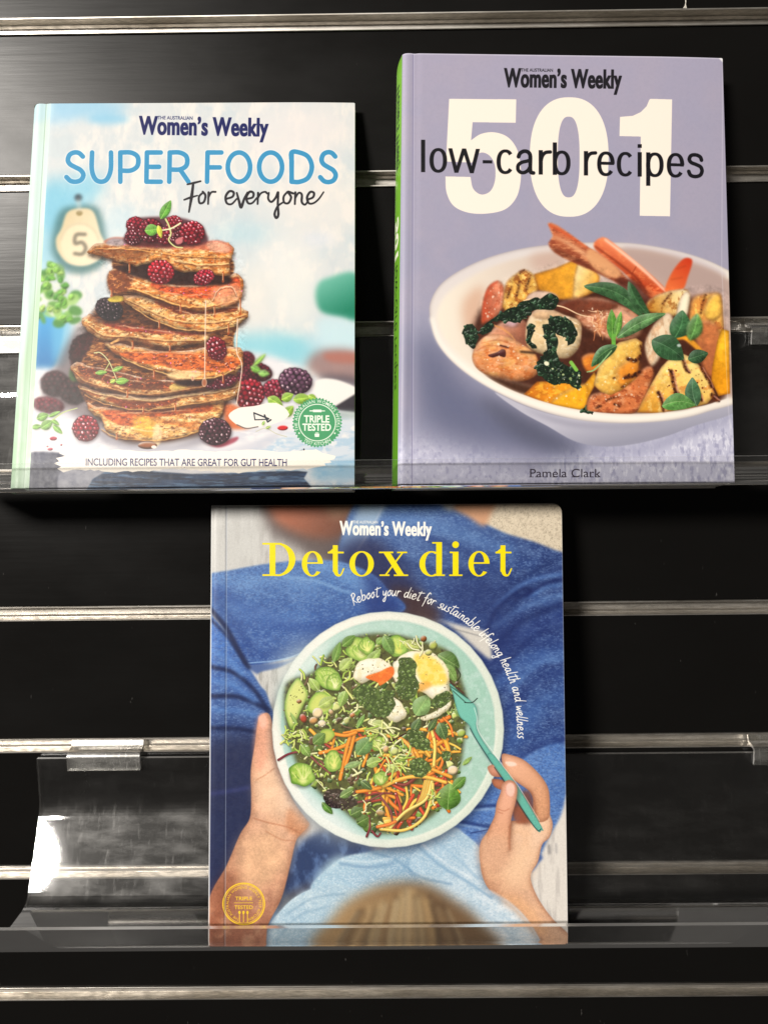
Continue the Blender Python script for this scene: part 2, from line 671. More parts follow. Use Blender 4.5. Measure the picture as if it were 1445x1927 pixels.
    def speckle(self, pts, n, r0, r1, cols, blur=0.0, alpha=1.0, emb=None, seed=0, asp=0.6, sm=6, clump=None):
        rng = np.random.RandomState(seed + 11)
        P = spline(pts, sm) if sm else np.asarray(pts, float)
        lo, hi = P.min(0), P.max(0)
        k, tries = 0, 0
        while k < n and tries < n * 12:
            tries += 1
            q = lo + rng.rand(2) * (hi - lo)
            x, y = q
            a, b = P, np.roll(P, -1, 0)
            cr = ((a[:, 1] > y) != (b[:, 1] > y))
            with np.errstate(divide='ignore', invalid='ignore'):
                xi = a[:, 0] + (y - a[:, 1]) / (b[:, 1] - a[:, 1]) * (b[:, 0] - a[:, 0])
            if (cr & (x < xi)).sum() % 2 == 0:
                continue
            k += 1
            r = r0 + (r1 - r0) * rng.rand() ** 1.6
            m = rng.randint(5, 8)
            rot = rng.rand() * 360
            E = ell(x, y, r, r * (asp + (1 - asp) * rng.rand()), rot, m) + rng.randn(m, 2) * r * 0.22
            c = np.array(cols[rng.randint(len(cols))], float) * (0.86 + 0.28 * rng.rand())
            self.polys([spline(E, 3)], np.clip(c, 0, 255), blur=blur, alpha=alpha, emb=emb)

    def herb(self, pts, n, seed=0, size=5.0, dark=(18, 34, 20), mid=(38, 66, 36), lite=(96, 128, 80)):
        """chopped leaf clump: dark mass, mid leaves, glints"""
        self.fill(pts, dark, jit=1.6, blur=0.5, nz=[(4, 4, 2, 0.45, 0.75, mid, 0.7)])
        self.speckle(pts, n, size * 0.35, size, [mid, tuple(np.array(mid) * 0.75), dark, tuple(np.array(mid) * 1.25)], emb=(0.7, 1.2, -0.5, -0.9), seed=seed, asp=0.35)
        self.speckle(pts, n // 3, size * 0.12, size * 0.32, [lite, tuple(np.array(lite) * 0.8)], seed=seed + 5, asp=0.4, blur=0.2)

    def berry(self, cx, cy, rx, ry, rot, base, n=7, seed=0, gloss=1.0, blur=0.0, dk=0.35):
        rng = np.random.RandomState(seed + 3)
        base = np.array(base, float)
        c, s = math.cos(math.radians(rot)), math.sin(math.radians(rot))
        self.polys([ell(cx + 1, cy + 2, rx * 1.0, ry * 1.0, rot)], (25, 5, 8), blur=2.0 + blur, alpha=0.45)
        self.polys([ell(cx, cy, rx * 0.95, ry * 0.95, rot)], base * dk, blur=0.5 + blur)
        items = []
        rows = n
        for i in range(-rows, rows + 1):
            for j in range(-rows, rows + 1):
                u = (i + 0.5 * (j % 2)) / rows * 1.75
                v = j / rows * 1.55
                rr = u * u + v * v
                if rr > 1.0:
                    continue
                items.append((u, v, rr))
        items.sort(key=lambda q: -q[2])
        for (u, v, rr) in items:
            k = math.sin(min(1.0, math.sqrt(rr)) * math.pi / 2) / max(1e-6, math.sqrt(rr)) if rr > 0 else math.pi / 2
            k = min(k, 1.35)
            u2, v2 = u * k * 0.86, v * k * 0.86
            u2 += rng.randn() * 0.025
            v2 += rng.randn() * 0.025
            x, y = cx + (u2 * rx) * c - (v2 * ry) * s, cy + (u2 * rx) * s + (v2 * ry) * c
            d = (rx + ry) / 2 / rows * (1.12 - 0.35 * rr)
            lit = 0.92 + 0.42 * max(-1, min(1, (-(x - cx) * 0.25 / rx - (y - cy) * 0.8 / ry))) + rng.randn() * 0.07
            col = np.clip(base * lit, 0, 255)
            self.polys([ell(x, y, d, d * 0.95, 0, 12)], col, blur=0.15 + blur, edge=(base * dk * 0.7, d * 0.42, 0.55))
            if gloss > 0 and rng.rand() < 0.72:
                g = d * (0.24 + 0.26 * rng.rand())
                self.polys([ell(x - d * 0.2 + rng.randn() * d * 0.12, y - d * 0.32, g * 1.2, g * 0.8, rng.rand() * 90, 9)],
                           (255, 226, 230), blur=0.25 + blur, alpha=gloss * (0.35 + 0.6 * rng.rand()))

    def grain(self, pts, amp, sc=3.0, k=9, blur=2.0, sy=None):
        """fine light and dark mottling inside an outline"""
        m = self.mask_of(pts, 4, blur)
        n = self.noise(sc, sy or sc, k, 3) - 0.5
        m = m * np.clip((228 - self.a.mean(2)) / 60.0, 0, 1)
        self.a *= (1 + (n * m * amp * 2))[..., None]

    # ---- lettering
    def glyph_polys(self, s, bold=0.0, shear=0.0, spacing=1.0):
        cu = bpy.data.curves.new('lettering', 'FONT')
        cu.body = s
        cu.size = 1.0
        cu.offset = bold
        cu.shear = shear
        cu.space_character = spacing
        cu.resolution_u = 6
        ob = bpy.data.objects.new('lettering', cu)
        COL.objects.link(ob)
        dg = bpy.context.evaluated_depsgraph_get()
        ev = ob.evaluated_get(dg)
        me = ev.to_mesh()
        me.calc_loop_triangles()
        v = np.array([(q.co.x, q.co.y) for q in me.vertices])
        t = np.array([tuple(q.vertices) for q in me.loop_triangles])
        ev.to_mesh_clear()
        bpy.data.objects.remove(ob)
        bpy.data.curves.remove(cu)
        return v, t

    def text(self, s, x0, y0, x1, y1, cap, col, bold=0.0, shear=0.0, spacing=1.0, ref=None, **kw):
        """fits s between (x0, y0) and (x1, y1) on its baseline, capitals cap px high"""
        v, t = self.glyph_polys(s, bold, shear, spacing)
        ch = CAPH + bold
        lo, hi = v[:, 0].min(), v[:, 0].max()
        d = np.array([x1 - x0, y1 - y0], float)
        up = np.array([d[1], -d[0]]) / np.hypot(*d)
        q = np.array([x0, y0]) + ((v[:, 0] - lo) / (hi - lo))[:, None] * d + (v[:, 1] / ch * cap)[:, None] * up
        Q = self.T(q)
        return self.polys([Q[i] for i in t], col, raw=True, **kw)

    def arc_text(self, s, cx, cy, r, a_mid, cap, col, spread=1.0, inside=False, bold=0.0):
        """letters set round a circle; a_mid degrees, 0 = right, -90 = top"""
        adv = []
        for ch in s:
            adv.append(0.32 if ch == ' ' else ADV.get(ch, 0.62))
        unit = cap / CAPH * spread
        tot = sum(adv) * unit
        pos = -tot / 2
        sg = -1 if inside else 1
        for ch, a in zip(s, adv):
            m = pos + a * unit / 2
            pos += a * unit
            if ch == ' ':
                continue
            ang = math.radians(a_mid) + sg * m / r
            v, t = self.glyph_polys(ch, bold)
            v = v - [(v[:, 0].min() + v[:, 0].max()) / 2, 0]
            v = v * (cap / CAPH)
            er = np.array([math.cos(ang), math.sin(ang)]) * (1 if not inside else -1)
            et = np.array([-math.sin(ang), math.cos(ang)]) * (1 if not inside else -1)
            rb = r if not inside else r
            o = np.array([cx, cy]) + np.array([math.cos(ang), math.sin(ang)]) * rb
            q = o + v[:, :1] * et + v[:, 1:] * er
            Q = self.T(q)
            self.polys([Q[i] for i in t], col, raw=True)


CAPH = 0.7
ADV = {}


def measure_font():
    global CAPH
    v, t = Canvas.glyph_polys(None, 'H')
    CAPH = float(v[:, 1].max())
    for ch in "ABCDEFGHIJKLMNOPQRSTUVWXYZ'":
        v, t = Canvas.glyph_polys(None, ch)
        ADV[ch] = float(v[:, 0].max() - v[:, 0].min()) + 0.10


measure_font()

# ------------------------------------------------------------------ brush handwriting, one stroke list per letter (x height = 1)
HAND = {
    'a': (0.92, [[(0.6, 0.85), (0.3, 0.97), (0.05, 0.5), (0.15, 0.05), (0.4, 0.15), (0.6, 0.8)], [(0.62, 0.95), (0.6, 0.2), (0.72, 0.0), (0.92, 0.25)]]),
    'b': (0.8, [[(0.15, 2.0), (0.05, 0.0)], [(0.05, 0.4), (0.3, 0.95), (0.6, 0.8), (0.55, 0.2), (0.2, 0.0), (0.05, 0.15)]]),
    'd': (0.92, [[(0.6, 0.85), (0.25, 0.95), (0.05, 0.4), (0.25, 0.0), (0.55, 0.4), (0.74, 2.0)], [(0.66, 1.2), (0.65, 0.2), (0.85, 0.0)]]),
    'e': (0.8, [[(0.1, 0.45), (0.5, 0.6), (0.55, 0.9), (0.3, 1.0), (0.05, 0.55), (0.15, 0.05), (0.45, 0.0), (0.8, 0.4)]]),
    'f': (0.65, [[(0.7, 1.85), (0.45, 2.0), (0.3, 1.4), (0.25, 0.0), (0.2, -0.8)], [(0.0, 0.85), (0.6, 0.98)]]),
    'g': (0.82, [[(0.6, 0.85), (0.3, 0.95), (0.05, 0.5), (0.25, 0.05), (0.55, 0.4), (0.62, 0.9), (0.55, -0.7), (0.25, -0.95), (0.15, -0.6), (0.85, 0.1)]]),
    'h': (0.78, [[(0.18, 2.0), (0.05, 0.0)], [(0.05, 0.4), (0.35, 0.95), (0.5, 0.7), (0.5, 0.1), (0.72, 0.05)]]),
    'i': (0.38, [[(0.1, 0.95), (0.08, 0.12), (0.34, 0.08)], [(0.16, 1.42), (0.18, 1.47)]]),
    'l': (0.42, [[(0.2, 2.0), (0.05, 0.2), (0.22, 0.0), (0.4, 0.22)]]),
    'n': (0.8, [[(0.1, 0.95), (0.05, 0.0)], [(0.05, 0.4), (0.35, 0.95), (0.5, 0.7), (0.5, 0.1), (0.76, 0.12)]]),
    'o': (0.72, [[(0.38, 1.0), (0.05, 0.5), (0.25, 0.0), (0.58, 0.4), (0.42, 1.0), (0.68, 0.92)]]),
    'r': (0.66, [[(0.1, 0.95), (0.08, 0.0)], [(0.08, 0.45), (0.3, 0.95), (0.62, 0.92)]]),
    's': (0.62, [[(0.58, 1.0), (0.25, 0.85), (0.3, 0.55), (0.5, 0.3), (0.3, 0.0), (0.0, 0.1)]]),
    't': (0.66, [[(0.4, 1.75), (0.25, 0.2), (0.42, 0.0), (0.62, 0.15)], [(0.05, 1.4), (0.95, 1.62)]]),
    'u': (0.8, [[(0.08, 0.95), (0.08, 0.2), (0.3, 0.0), (0.55, 0.5), (0.6, 0.95)], [(0.6, 0.95), (0.6, 0.15), (0.78, 0.02)]]),
    'v': (0.7, [[(0.05, 0.95), (0.2, 0.0), (0.5, 0.8), (0.7, 1.0)]]),
    'w': (0.95, [[(0.05, 0.95), (0.15, 0.05), (0.45, 0.7), (0.6, 0.05), (0.9, 0.98)]]),
    'y': (0.76, [[(0.08, 0.95), (0.12, 0.3), (0.35, 0.2), (0.6, 0.9)], [(0.62, 0.95), (0.5, -0.6), (0.25, -1.0), (0.12, -0.65), (0.72, 0.05)]]),
    'F': (0.95, [[(0.38, 1.85), (0.2, 0.2), (0.1, -0.75)], [(0.0, 1.8), (1.05, 2.05)], [(-0.15, 0.6), (0.8, 0.82)]]),
    'R': (0.85, [[(0.18, 1.85), (0.12, -0.15)], [(0.0, 1.65), (0.5, 2.0), (0.72, 1.5), (0.2, 0.85), (0.78, 0.05)]]),
    ' ': (0.55, []),
}


def hand(cv, s, path, xh, w, col, gap=0.08, squeeze=1.0, slant=0.0, **kw):
    """path(d) -> point and direction at distance d along the line"""
    total = sum(HAND[c][0] + gap for c in s) * xh * squeeze
    d = 0.0
    polys = []
    for c in s:
        adv, strokes = HAND[c]
        for st in strokes:
            pts = []
            for (x, y) in spline(st, 5, False) if len(st) > 2 else st:
                p, t = path((d + (x + slant * y) * xh * squeeze) / total)
                nrm = np.array([t[1], -t[0]])
                pts.append(np.asarray(p) + nrm * y * xh)
            n = len(pts)
            polys += cv.stroke_polys(pts, [w * 0.85, w * 1.15, w * 0.7] if n > 2 else [w, w * 0.8], sm=0)
        d += (adv + gap) * xh * squeeze
    cv.polys(polys, col, **kw)
    return total


def straight(a, b):
    a, b = np.array(a, float), np.array(b, float)
    t = (b - a) / np.hypot(*(b - a))
    return lambda f: (a + (b - a) * f, t)


def along(pts):
    P = spline(pts, 20, False)
    L = np.concatenate([[0], np.cumsum(np.hypot(*np.diff(P, axis=0).T))])

    def f(q):
        d = q * L[-1]
        i = int(np.clip(np.searchsorted(L, d) - 1, 0, len(P) - 2))
        t = (P[i + 1] - P[i]) / (L[i + 1] - L[i])
        return P[i] + t * (d - L[i]), t
    return f


def masthead(cv, x0, y0, x1, y1, cap, col, small):
    """magazine name with its small line tucked in over the first word"""
    k = cap * 0.02
    for dx in (-k, k):
        cv.text("Women\u2019s Weekly", x0 + dx, y0, x1 + dx, y1, cap, col, bold=0.026, spacing=1.05)
    sx = (x1 - x0)
    cv.text("THE AUSTRALIAN", x0 + sx * 0.145, y0 + (y1 - y0) * 0.2 - cap * 0.83, x0 + sx * 0.415, y0 + (y1 - y0) * 0.4 - cap * 0.83, small, col, bold=0.012)

# ------------------------------------------------------------------ cover: pancakes and berries
def paint_pancakes():
    cv = Canvas([(64, 195), (668, 192), (667, 922), (18, 926)], SF_UV, seed=1)
    full = [(-20, 150), (720, 150), (720, 970), (-20, 970)]
    cv.fill(full, (208, 212, 213), sm=0, nz=[(60, 50, 1, 0.42, 0.62, (198, 208, 212), 0.8), (26, 40, 2, 0.45, 0.7, (232, 226, 219), 0.8),
                                               (9, 26, 3, 0.5, 0.75, (196, 204, 208), 0.5)])
    # blurred backdrop
    for (x, y, rx, ry, c, b, a) in [
            (150, 205, 90, 18, (150, 196, 222), 9, .85), (205, 224, 40, 10, (128, 190, 222), 6, .7), (105, 215, 40, 22, (160, 200, 224), 8, .6),
            (110, 395, 55, 60, (120, 190, 216), 15, .85), (165, 352, 30, 30, (130, 196, 220), 12, .7), (90, 480, 45, 40, (140, 198, 218), 14, .7),
            (225, 425, 50, 40, (196, 218, 226), 14, .6), (455, 440, 60, 22, (170, 205, 216), 12, .55), (400, 300, 80, 30, (222, 220, 214), 15, .6),
            (560, 250, 110, 60, (228, 221, 218), 22, .7), (590, 380, 90, 60, (228, 222, 216), 20, .7), (540, 500, 60, 60, (236, 231, 224), 20, .6),
            (600, 450, 30, 12, (206, 214, 226), 9, .6), (500, 650, 85, 26, (140, 202, 214), 12, .9), (560, 665, 60, 24, (136, 200, 214), 12, .8),
            (640, 640, 60, 28, (186, 216, 226), 14, .8), (560, 560, 40, 60, (226, 226, 220), 16, .7), (480, 560, 40, 60, (224, 220, 212), 16, .7)]:
        cv.polys([ell(x, y, rx, ry)], c, blur=b, alpha=a)
    # teal jug and the bowl far back
    cv.fill([(594, 560), (598, 535), (615, 523), (672, 515), (675, 598), (640, 596), (605, 586)], (46, 146, 116), blur=4, grad=((600, 520, (120, 190, 170)), (640, 590, (36, 128, 100))))
    cv.fill([(600, 600), (670, 606), (672, 650), (615, 650)], (196, 222, 228), blur=7, alpha=.8)
    cv.fill([(578, 690), (600, 660), (672, 662), (672, 722), (610, 712)], (150, 116, 112), blur=7, alpha=.85)
    cv.fill([(612, 664), (672, 664), (672, 682), (620, 680)], (176, 110, 96), blur=4, alpha=.8)
    cv.fill([(600, 704), (672, 710), (672, 735), (620, 722)], (84, 78, 88), blur=6, alpha=.75)
    # herb pot on the left
    cv.fill([(62, 596), (118, 590), (104, 690), (50, 706)], (52, 138, 196), blur=2.4, grad=((60, 600, (70, 160, 216)), (80, 700, (40, 112, 170))))
    cv.fill([(100, 600), (135, 600), (125, 680), (104, 690)], (104, 180, 216), blur=6, alpha=.7)
    rng = np.random.RandomState(5)
    for i in range(46):
        x, y = 62 + rng.rand() * 82, 505 + rng.rand() * 105
        if x > 120 and y < 540:
            continue
        c = [(88, 150, 52), (120, 178, 70), (66, 128, 46), (160, 200, 110), (214, 222, 204)][rng.randint(5)]
        cv.polys([ell(x, y, 6 + rng.rand() * 8, 4 + rng.rand() * 6, rng.rand() * 180)], c, blur=2.2, alpha=.85)
    for i in range(34):
        x, y = 70 + rng.rand() * 74, 500 + rng.rand() * 100
        a_ = rng.rand() * 6.28
        cv.leaf((x, y), (x + 16 * math.cos(a_), y + 13 * math.sin(a_)), 9 + rng.rand() * 6, [(96, 156, 54), (126, 184, 72), (70, 132, 46), (150, 196, 92)][i % 4], blur=1.3, shadow=.15)
    # number tag hanging on the wall
    cv.fill([(112, 400), (138, 388), (185, 392), (200, 452), (205, 480), (185, 505), (150, 516), (120, 506), (100, 480), (98, 450)], (60, 104, 104), blur=5, alpha=.75)
    cv.fill([(127, 400), (150, 392), (176, 398), (190, 440), (200, 462), (190, 486), (162, 500), (130, 496), (110, 474), (106, 450), (116, 430)], (228, 212, 178), blur=2.2,
            grad=((110, 430, (212, 194, 156)), (190, 470, (234, 222, 194))))
    cv.polys([ell(151, 459, 36, 38)], (238, 224, 192), blur=2.2, alpha=.6)
    cv.stroke(ell(151, 459, 36, 38, n=30, a0=190, a1=350), (196, 184, 156), 3, blur=2, alpha=.7)
    cv.stroke([(161, 441), (144, 442), (142, 458), (155, 456), (162, 467), (155, 478), (141, 477)], (120, 112, 96), 6.5, blur=1.7, alpha=.9)
    cv.polys([ell(150, 401, 6, 5)], (150, 130, 84), blur=1.6)
    cv.polys([ell(148, 372, 7, 7)], (60, 76, 86), blur=2.6)
    cv.stroke([(148, 376), (150, 398)], (216, 212, 204), 6, blur=3, alpha=.6)

    # table paper
    cv.fill([(40, 712), (120, 690), (230, 660), (470, 664), (560, 690), (600, 716), (680, 742), (690, 890), (20, 890)], (224, 222, 224), blur=5,
            nz=[(70, 24, 4, .4, .65, (206, 206, 214), .8), (30, 10, 6, .5, .7, (238, 234, 232), .7)])
    cv.fill([(600, 714), (640, 716), (690, 742), (690, 770), (640, 760), (610, 770), (590, 735)], (236, 232, 226), blur=1.2)
    cv.fill([(628, 766), (668, 741), (690, 748), (690, 778), (640, 772)], (58, 54, 60), sm=0, blur=1.2)
    cv.fill([(630, 774), (690, 776), (690, 790), (636, 788)], (150, 168, 164), blur=4, alpha=.7)
    cv.fill([(470, 850), (560, 815), (690, 796), (690, 960), (470, 960)], (206, 214, 222), blur=6, nz=[(30, 8, 3, .45, .65, (170, 196, 216), .8), (18, 14, 5, .55, .7, (236, 232, 228), .7)])
    cv.fill([(590, 880), (690, 862), (690, 895), (600, 905)], (120, 176, 208), blur=6, alpha=.6)
    cv.fill([(190, 848), (330, 838), (420, 846), (520, 815), (545, 800), (470, 858), (300, 866)], (196, 196, 206), blur=3, alpha=.7)

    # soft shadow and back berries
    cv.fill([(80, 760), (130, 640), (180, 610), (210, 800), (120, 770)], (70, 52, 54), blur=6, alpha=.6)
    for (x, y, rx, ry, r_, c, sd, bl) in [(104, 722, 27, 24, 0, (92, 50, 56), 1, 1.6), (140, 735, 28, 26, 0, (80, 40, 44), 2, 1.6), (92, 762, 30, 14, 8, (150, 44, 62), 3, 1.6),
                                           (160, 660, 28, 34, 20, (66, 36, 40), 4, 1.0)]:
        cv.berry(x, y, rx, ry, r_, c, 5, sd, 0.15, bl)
    cv.fill([(132, 700), (140, 690), (166, 694), (150, 716), (134, 716)], (70, 108, 52), blur=2)
    cv.fill([(135, 672), (150, 640), (180, 618), (230, 640), (240, 690), (180, 700), (140, 692)], (52, 26, 24), blur=2, nz=[(8, 8, 2, .5, .75, (92, 36, 40), .7)])
    # right-hand pile
    for (x, y, rx, ry, r_, c, sd, gl, bl) in [(462, 680, 17, 20, 30, (150, 32, 52), 11, .4, 1.0), (484, 700, 30, 18, 10, (112, 24, 40), 12, .4, .8),
                                               (452, 716, 20, 16, 0, (150, 40, 66), 13, .5, .8), (520, 735, 27, 21, 15, (190, 48, 76), 14, .9, .6),
                                               (470, 741, 29, 31, 12, (186, 32, 52), 15, 1, .35), (556, 717, 33, 26, 10, (128, 84, 112), 16, 1, .5)]:
        cv.berry(x, y, rx, ry, r_, c, 6, sd, gl, bl, dk=.3)
    for (a, b, wd, c) in [((476, 690), (500, 666), 9, (130, 178, 70)), ((472, 690), (492, 700), 14, (112, 168, 62)), ((486, 702), (508, 704), 14, (128, 180, 84))]:
        cv.leaf(a, b, wd, c, blur=1.2)

    # ---- the stack, bottom to top
    BR, GOLD, PALE, DK = (172, 100, 46), (224, 170, 98), (248, 218, 158), (92, 44, 20)

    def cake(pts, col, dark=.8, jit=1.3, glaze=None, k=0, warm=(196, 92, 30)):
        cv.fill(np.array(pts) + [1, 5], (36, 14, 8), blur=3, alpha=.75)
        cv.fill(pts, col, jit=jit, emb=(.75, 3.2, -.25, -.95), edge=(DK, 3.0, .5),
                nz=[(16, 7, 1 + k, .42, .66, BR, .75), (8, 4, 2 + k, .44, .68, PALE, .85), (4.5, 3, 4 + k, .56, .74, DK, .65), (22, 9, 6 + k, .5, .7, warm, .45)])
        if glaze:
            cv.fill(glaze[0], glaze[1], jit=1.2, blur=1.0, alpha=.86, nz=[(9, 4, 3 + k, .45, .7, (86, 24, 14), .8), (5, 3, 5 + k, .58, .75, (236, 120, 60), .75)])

    def ridge(pts, c=PALE, w=2.4, a=.8):
        cv.stroke(np.array(pts) + [0, 2.2], DK, w * 1.2, blur=1.0, alpha=.6)
        P = spline(pts, 6, False)
        P = P + np.stack([np.zeros(len(P)), RNG.randn(len(P)) * .7], 1)
        cv.stroke(P, c, [w * .6, w, w * .7], sm=0, blur=.5, alpha=a)

    def glints(pts, n, sd, c=(255, 116, 206), r=(.5, 1.6)):
        cv.speckle(pts, n, r[0], r[1], [c, (255, 244, 230)], seed=sd, asp=.2, blur=.25, alpha=.8)

    cv.fill([(172, 770), (150, 730), (150, 690), (176, 640), (170, 604), (210, 560), (215, 520), (230, 480), (420, 480), (440, 530), (450, 600), (440, 640), (446, 700), (430, 750), (410, 790), (300, 815), (210, 800)], (128, 72, 36), blur=1.2, nz=[(12, 4, 3, .42, .62, (70, 34, 18), .85), (8, 3, 5, .52, .7, (206, 146, 84), .8)])
    cv.fill([(425, 760), (455, 770), (475, 800), (450, 808), (424, 800)], (206, 96, 44), blur=2.5, alpha=.9)
    cv.fill([(180, 800), (240, 832), (330, 836), (420, 800), (400, 830), (300, 846), (200, 834)], (130, 124, 134), blur=5, alpha=.8)
    cake([(165, 758), (200, 768), (280, 762), (360, 762), (420, 748), (422, 765), (414, 790), (385, 812), (340, 824), (296, 830), (240, 829), (205, 812), (192, 792), (172, 775)], (226, 172, 98), k=0,
         glaze=([(195, 775), (250, 770), (340, 766), (400, 762), (380, 776), (300, 782), (262, 800), (215, 795)], (200, 84, 32)))
    cv.fill([(250, 790), (275, 782), (295, 800), (288, 822), (262, 815)], (240, 184, 70), blur=3, alpha=.8)
    cv.fill([(290, 802), (300, 800), (306, 818), (300, 836), (288, 838)], (236, 210, 160), blur=1.2, alpha=.8)
    ridge([(192, 808), (215, 822), (260, 828), (310, 828), (360, 816), (400, 798)], (226, 170, 92), 2.2)
    glints([(200, 780), (400, 770), (390, 800), (220, 815)], 20, 1)
    cake([(148, 726), (190, 736), (280, 748), (350, 741), (420, 728), (448, 716), (452, 732), (438, 752), (380, 762), (312, 770), (262, 772), (205, 762), (166, 744)], (214, 158, 92), k=10,
         glaze=([(200, 748), (270, 756), (340, 750), (300, 766), (240, 768)], (120, 50, 24)))
    ridge([(152, 730), (200, 744), (280, 754), (350, 744), (400, 738), (446, 728)], (240, 206, 150), 3.4, .9)
    ridge([(160, 744), (205, 762), (262, 771), (320, 766), (400, 754), (440, 744)], (220, 166, 100), 2.4)
    glints([(180, 745), (430, 735), (400, 758), (240, 768)], 17, 2)
    cake([(134, 690), (150, 682), (180, 690), (240, 704), (310, 716), (380, 716), (436, 706), (446, 722), (420, 730), (350, 738), (280, 746), (210, 738), (160, 724), (140, 708)], (168, 108, 62), k=20, warm=(110, 50, 24),
         glaze=([(150, 688), (200, 698), (270, 712), (330, 724), (290, 736), (220, 724), (160, 706)], (96, 48, 28)))
    ridge([(136, 694), (160, 716), (200, 728), (250, 740), (300, 740), (352, 732), (430, 718)], (206, 150, 92), 2.8)
    cv.fill([(320, 726), (345, 716), (372, 718), (350, 730), (324, 734)], (206, 172, 96), blur=1.0)
    cv.berry(416, 718, 32, 13, -12, (150, 36, 62), 6, 21, 1, .2)
    cv.fill([(330, 716), (390, 712), (400, 722), (360, 728), (335, 724)], (40, 14, 12), blur=2)
    glints([(160, 690), (330, 715), (300, 735), (170, 715)], 26, 3, (226, 100, 176))
    cake([(196, 646), (230, 648), (280, 656), (340, 660), (400, 652), (448, 654), (458, 668), (456, 690), (440, 704), (404, 712), (360, 714), (318, 704), (268, 692), (226, 672)], (230, 156, 76), k=30,
         glaze=([(226, 664), (290, 662), (370, 664), (446, 674), (446, 692), (400, 700), (330, 694), (270, 684)], (214, 98, 34)))
    ridge([(230, 674), (280, 694), (330, 708), (370, 712), (410, 708), (452, 690)], (244, 196, 120), 3.0)
    cv.fill([(318, 702), (370, 696), (378, 706), (350, 714), (322, 712)], (244, 210, 150), blur=1.5, alpha=.8)
    glints([(250, 664), (440, 670), (430, 698), (300, 694)], 40, 4)
    cv.speckle([(330, 672), (440, 676), (430, 700), (340, 692)], 30, 1.5, 3.6, [(236, 132, 66), (150, 50, 16)], seed=8, blur=.4, emb=(1, 1, -.5, -.9))
    cake([(156, 606), (168, 592), (196, 604), (250, 612), (320, 622), (400, 626), (402, 634), (384, 646), (340, 652), (304, 656), (268, 648), (236, 640), (196, 640), (166, 622)], (210, 150, 86), k=40,
         glaze=([(196, 604), (260, 612), (340, 624), (390, 628), (330, 630), (250, 624), (205, 614)], (160, 54, 34)))
    ridge([(168, 612), (196, 630), (250, 634), (310, 640), (380, 640)], (238, 196, 128), 3.0)
    ridge([(210, 646), (228, 638), (244, 640), (250, 648)], (232, 180, 110), 6.0)
    cv.fill([(226, 634), (262, 636), (300, 652), (260, 650), (232, 648)], (72, 32, 16), blur=1.5, alpha=.6)
    glints([(200, 606), (380, 628), (330, 645), (210, 630)], 20, 5)
    # dark valley with a blackberry
    cv.fill([(172, 590), (200, 566), (240, 560), (290, 590), (380, 616), (330, 624), (240, 614), (180, 606)], (56, 28, 20), blur=2.5, alpha=.75, nz=[(9, 4, 3, .5, .7, (130, 72, 38), .8)])
    cv.berry(206, 582, 28, 22, 25, (62, 46, 54), 7, 22, .6, .2, dk=.3)
    cv.fill([(204, 562), (222, 556), (238, 562), (226, 568), (208, 568)], (196, 170, 66), blur=.8)
    cake([(232, 556), (262, 556), (310, 572), (370, 584), (440, 576), (462, 584), (466, 596), (448, 612), (400, 624), (356, 622), (316, 612), (276, 594), (244, 576)], (230, 176, 102), k=50,
         glaze=([(290, 566), (350, 578), (440, 578), (430, 588), (360, 592), (310, 580)], (110, 40, 18)))
    ridge([(238, 562), (270, 578), (310, 596), (356, 606), (420, 604), (462, 592)], (238, 194, 124), 3.0)
    ridge([(250, 578), (290, 602), (340, 618), (390, 622), (440, 614)], (232, 182, 110), 2.6)
    glints([(260, 566), (450, 588), (430, 612), (310, 600)], 22, 6)
    cake([(204, 514), (216, 506), (246, 516), (290, 528), (340, 536), (400, 530), (440, 514), (456, 522), (460, 540), (452, 566), (420, 580), (370, 584), (330, 574), (290, 562), (250, 552), (212, 550), (204, 536)], (226, 146, 72), k=60,
         glaze=([(286, 532), (340, 540), (400, 536), (446, 524), (450, 546), (410, 560), (350, 558), (300, 548)], (218, 78, 36)))
    ridge([(214, 540), (250, 544), (296, 560), (336, 574), (380, 578), (440, 566)], (246, 190, 110), 3.2)
    cv.fill([(204, 516), (226, 506), (250, 516), (246, 540), (222, 552), (206, 544)], (120, 62, 34), blur=1.5, nz=[(5, 4, 3, .5, .7, (214, 140, 80), .8)])
    cv.fill([(396, 552), (420, 534), (452, 540), (448, 566), (412, 574)], (224, 158, 120), blur=3, alpha=.7)
    ridge([(400, 566), (412, 545), (436, 540), (446, 556)], (250, 214, 180), 2.0)
    glints([(300, 540), (450, 528), (440, 565), (330, 565)], 30, 7)
    cv.fill([(220, 500), (262, 498), (300, 494), (340, 508), (430, 520), (426, 536), (340, 536), (280, 528), (226, 510)], (44, 18, 14), blur=1.8)
    cake([(165, 474), (178, 462), (210, 456), (250, 457), (310, 464), (370, 462), (424, 456), (439, 470), (438, 480), (432, 496), (434, 514), (424, 520), (384, 512), (336, 510), (302, 494), (262, 500), (246, 498), (226, 492), (196, 484), (176, 480)], (222, 148, 74), k=70, jit=1.5)
    cv.fill([(172, 470), (200, 462), (280, 468), (270, 488), (230, 488), (190, 480)], (112, 58, 30), blur=3, alpha=.65)
    cv.fill([(196, 456), (212, 447), (240, 448), (300, 458), (360, 458), (410, 452), (436, 464), (430, 476), (380, 470), (300, 466), (230, 462)], (190, 92, 66), blur=1.5, alpha=.8)
    cv.fill([(200, 456), (214, 448), (248, 452), (232, 462), (206, 462)], (156, 150, 156), blur=1.5, alpha=.85)
    cv.fill([(390, 458), (418, 456), (434, 468), (424, 476), (396, 470)], (226, 170, 140), blur=1.6, alpha=.8)
    ridge([(180, 468), (230, 468), (290, 474), (350, 482), (434, 484)], (236, 170, 92), 2.2)
    ridge([(330, 490), (380, 498), (430, 496)], (246, 206, 140), 3.4)
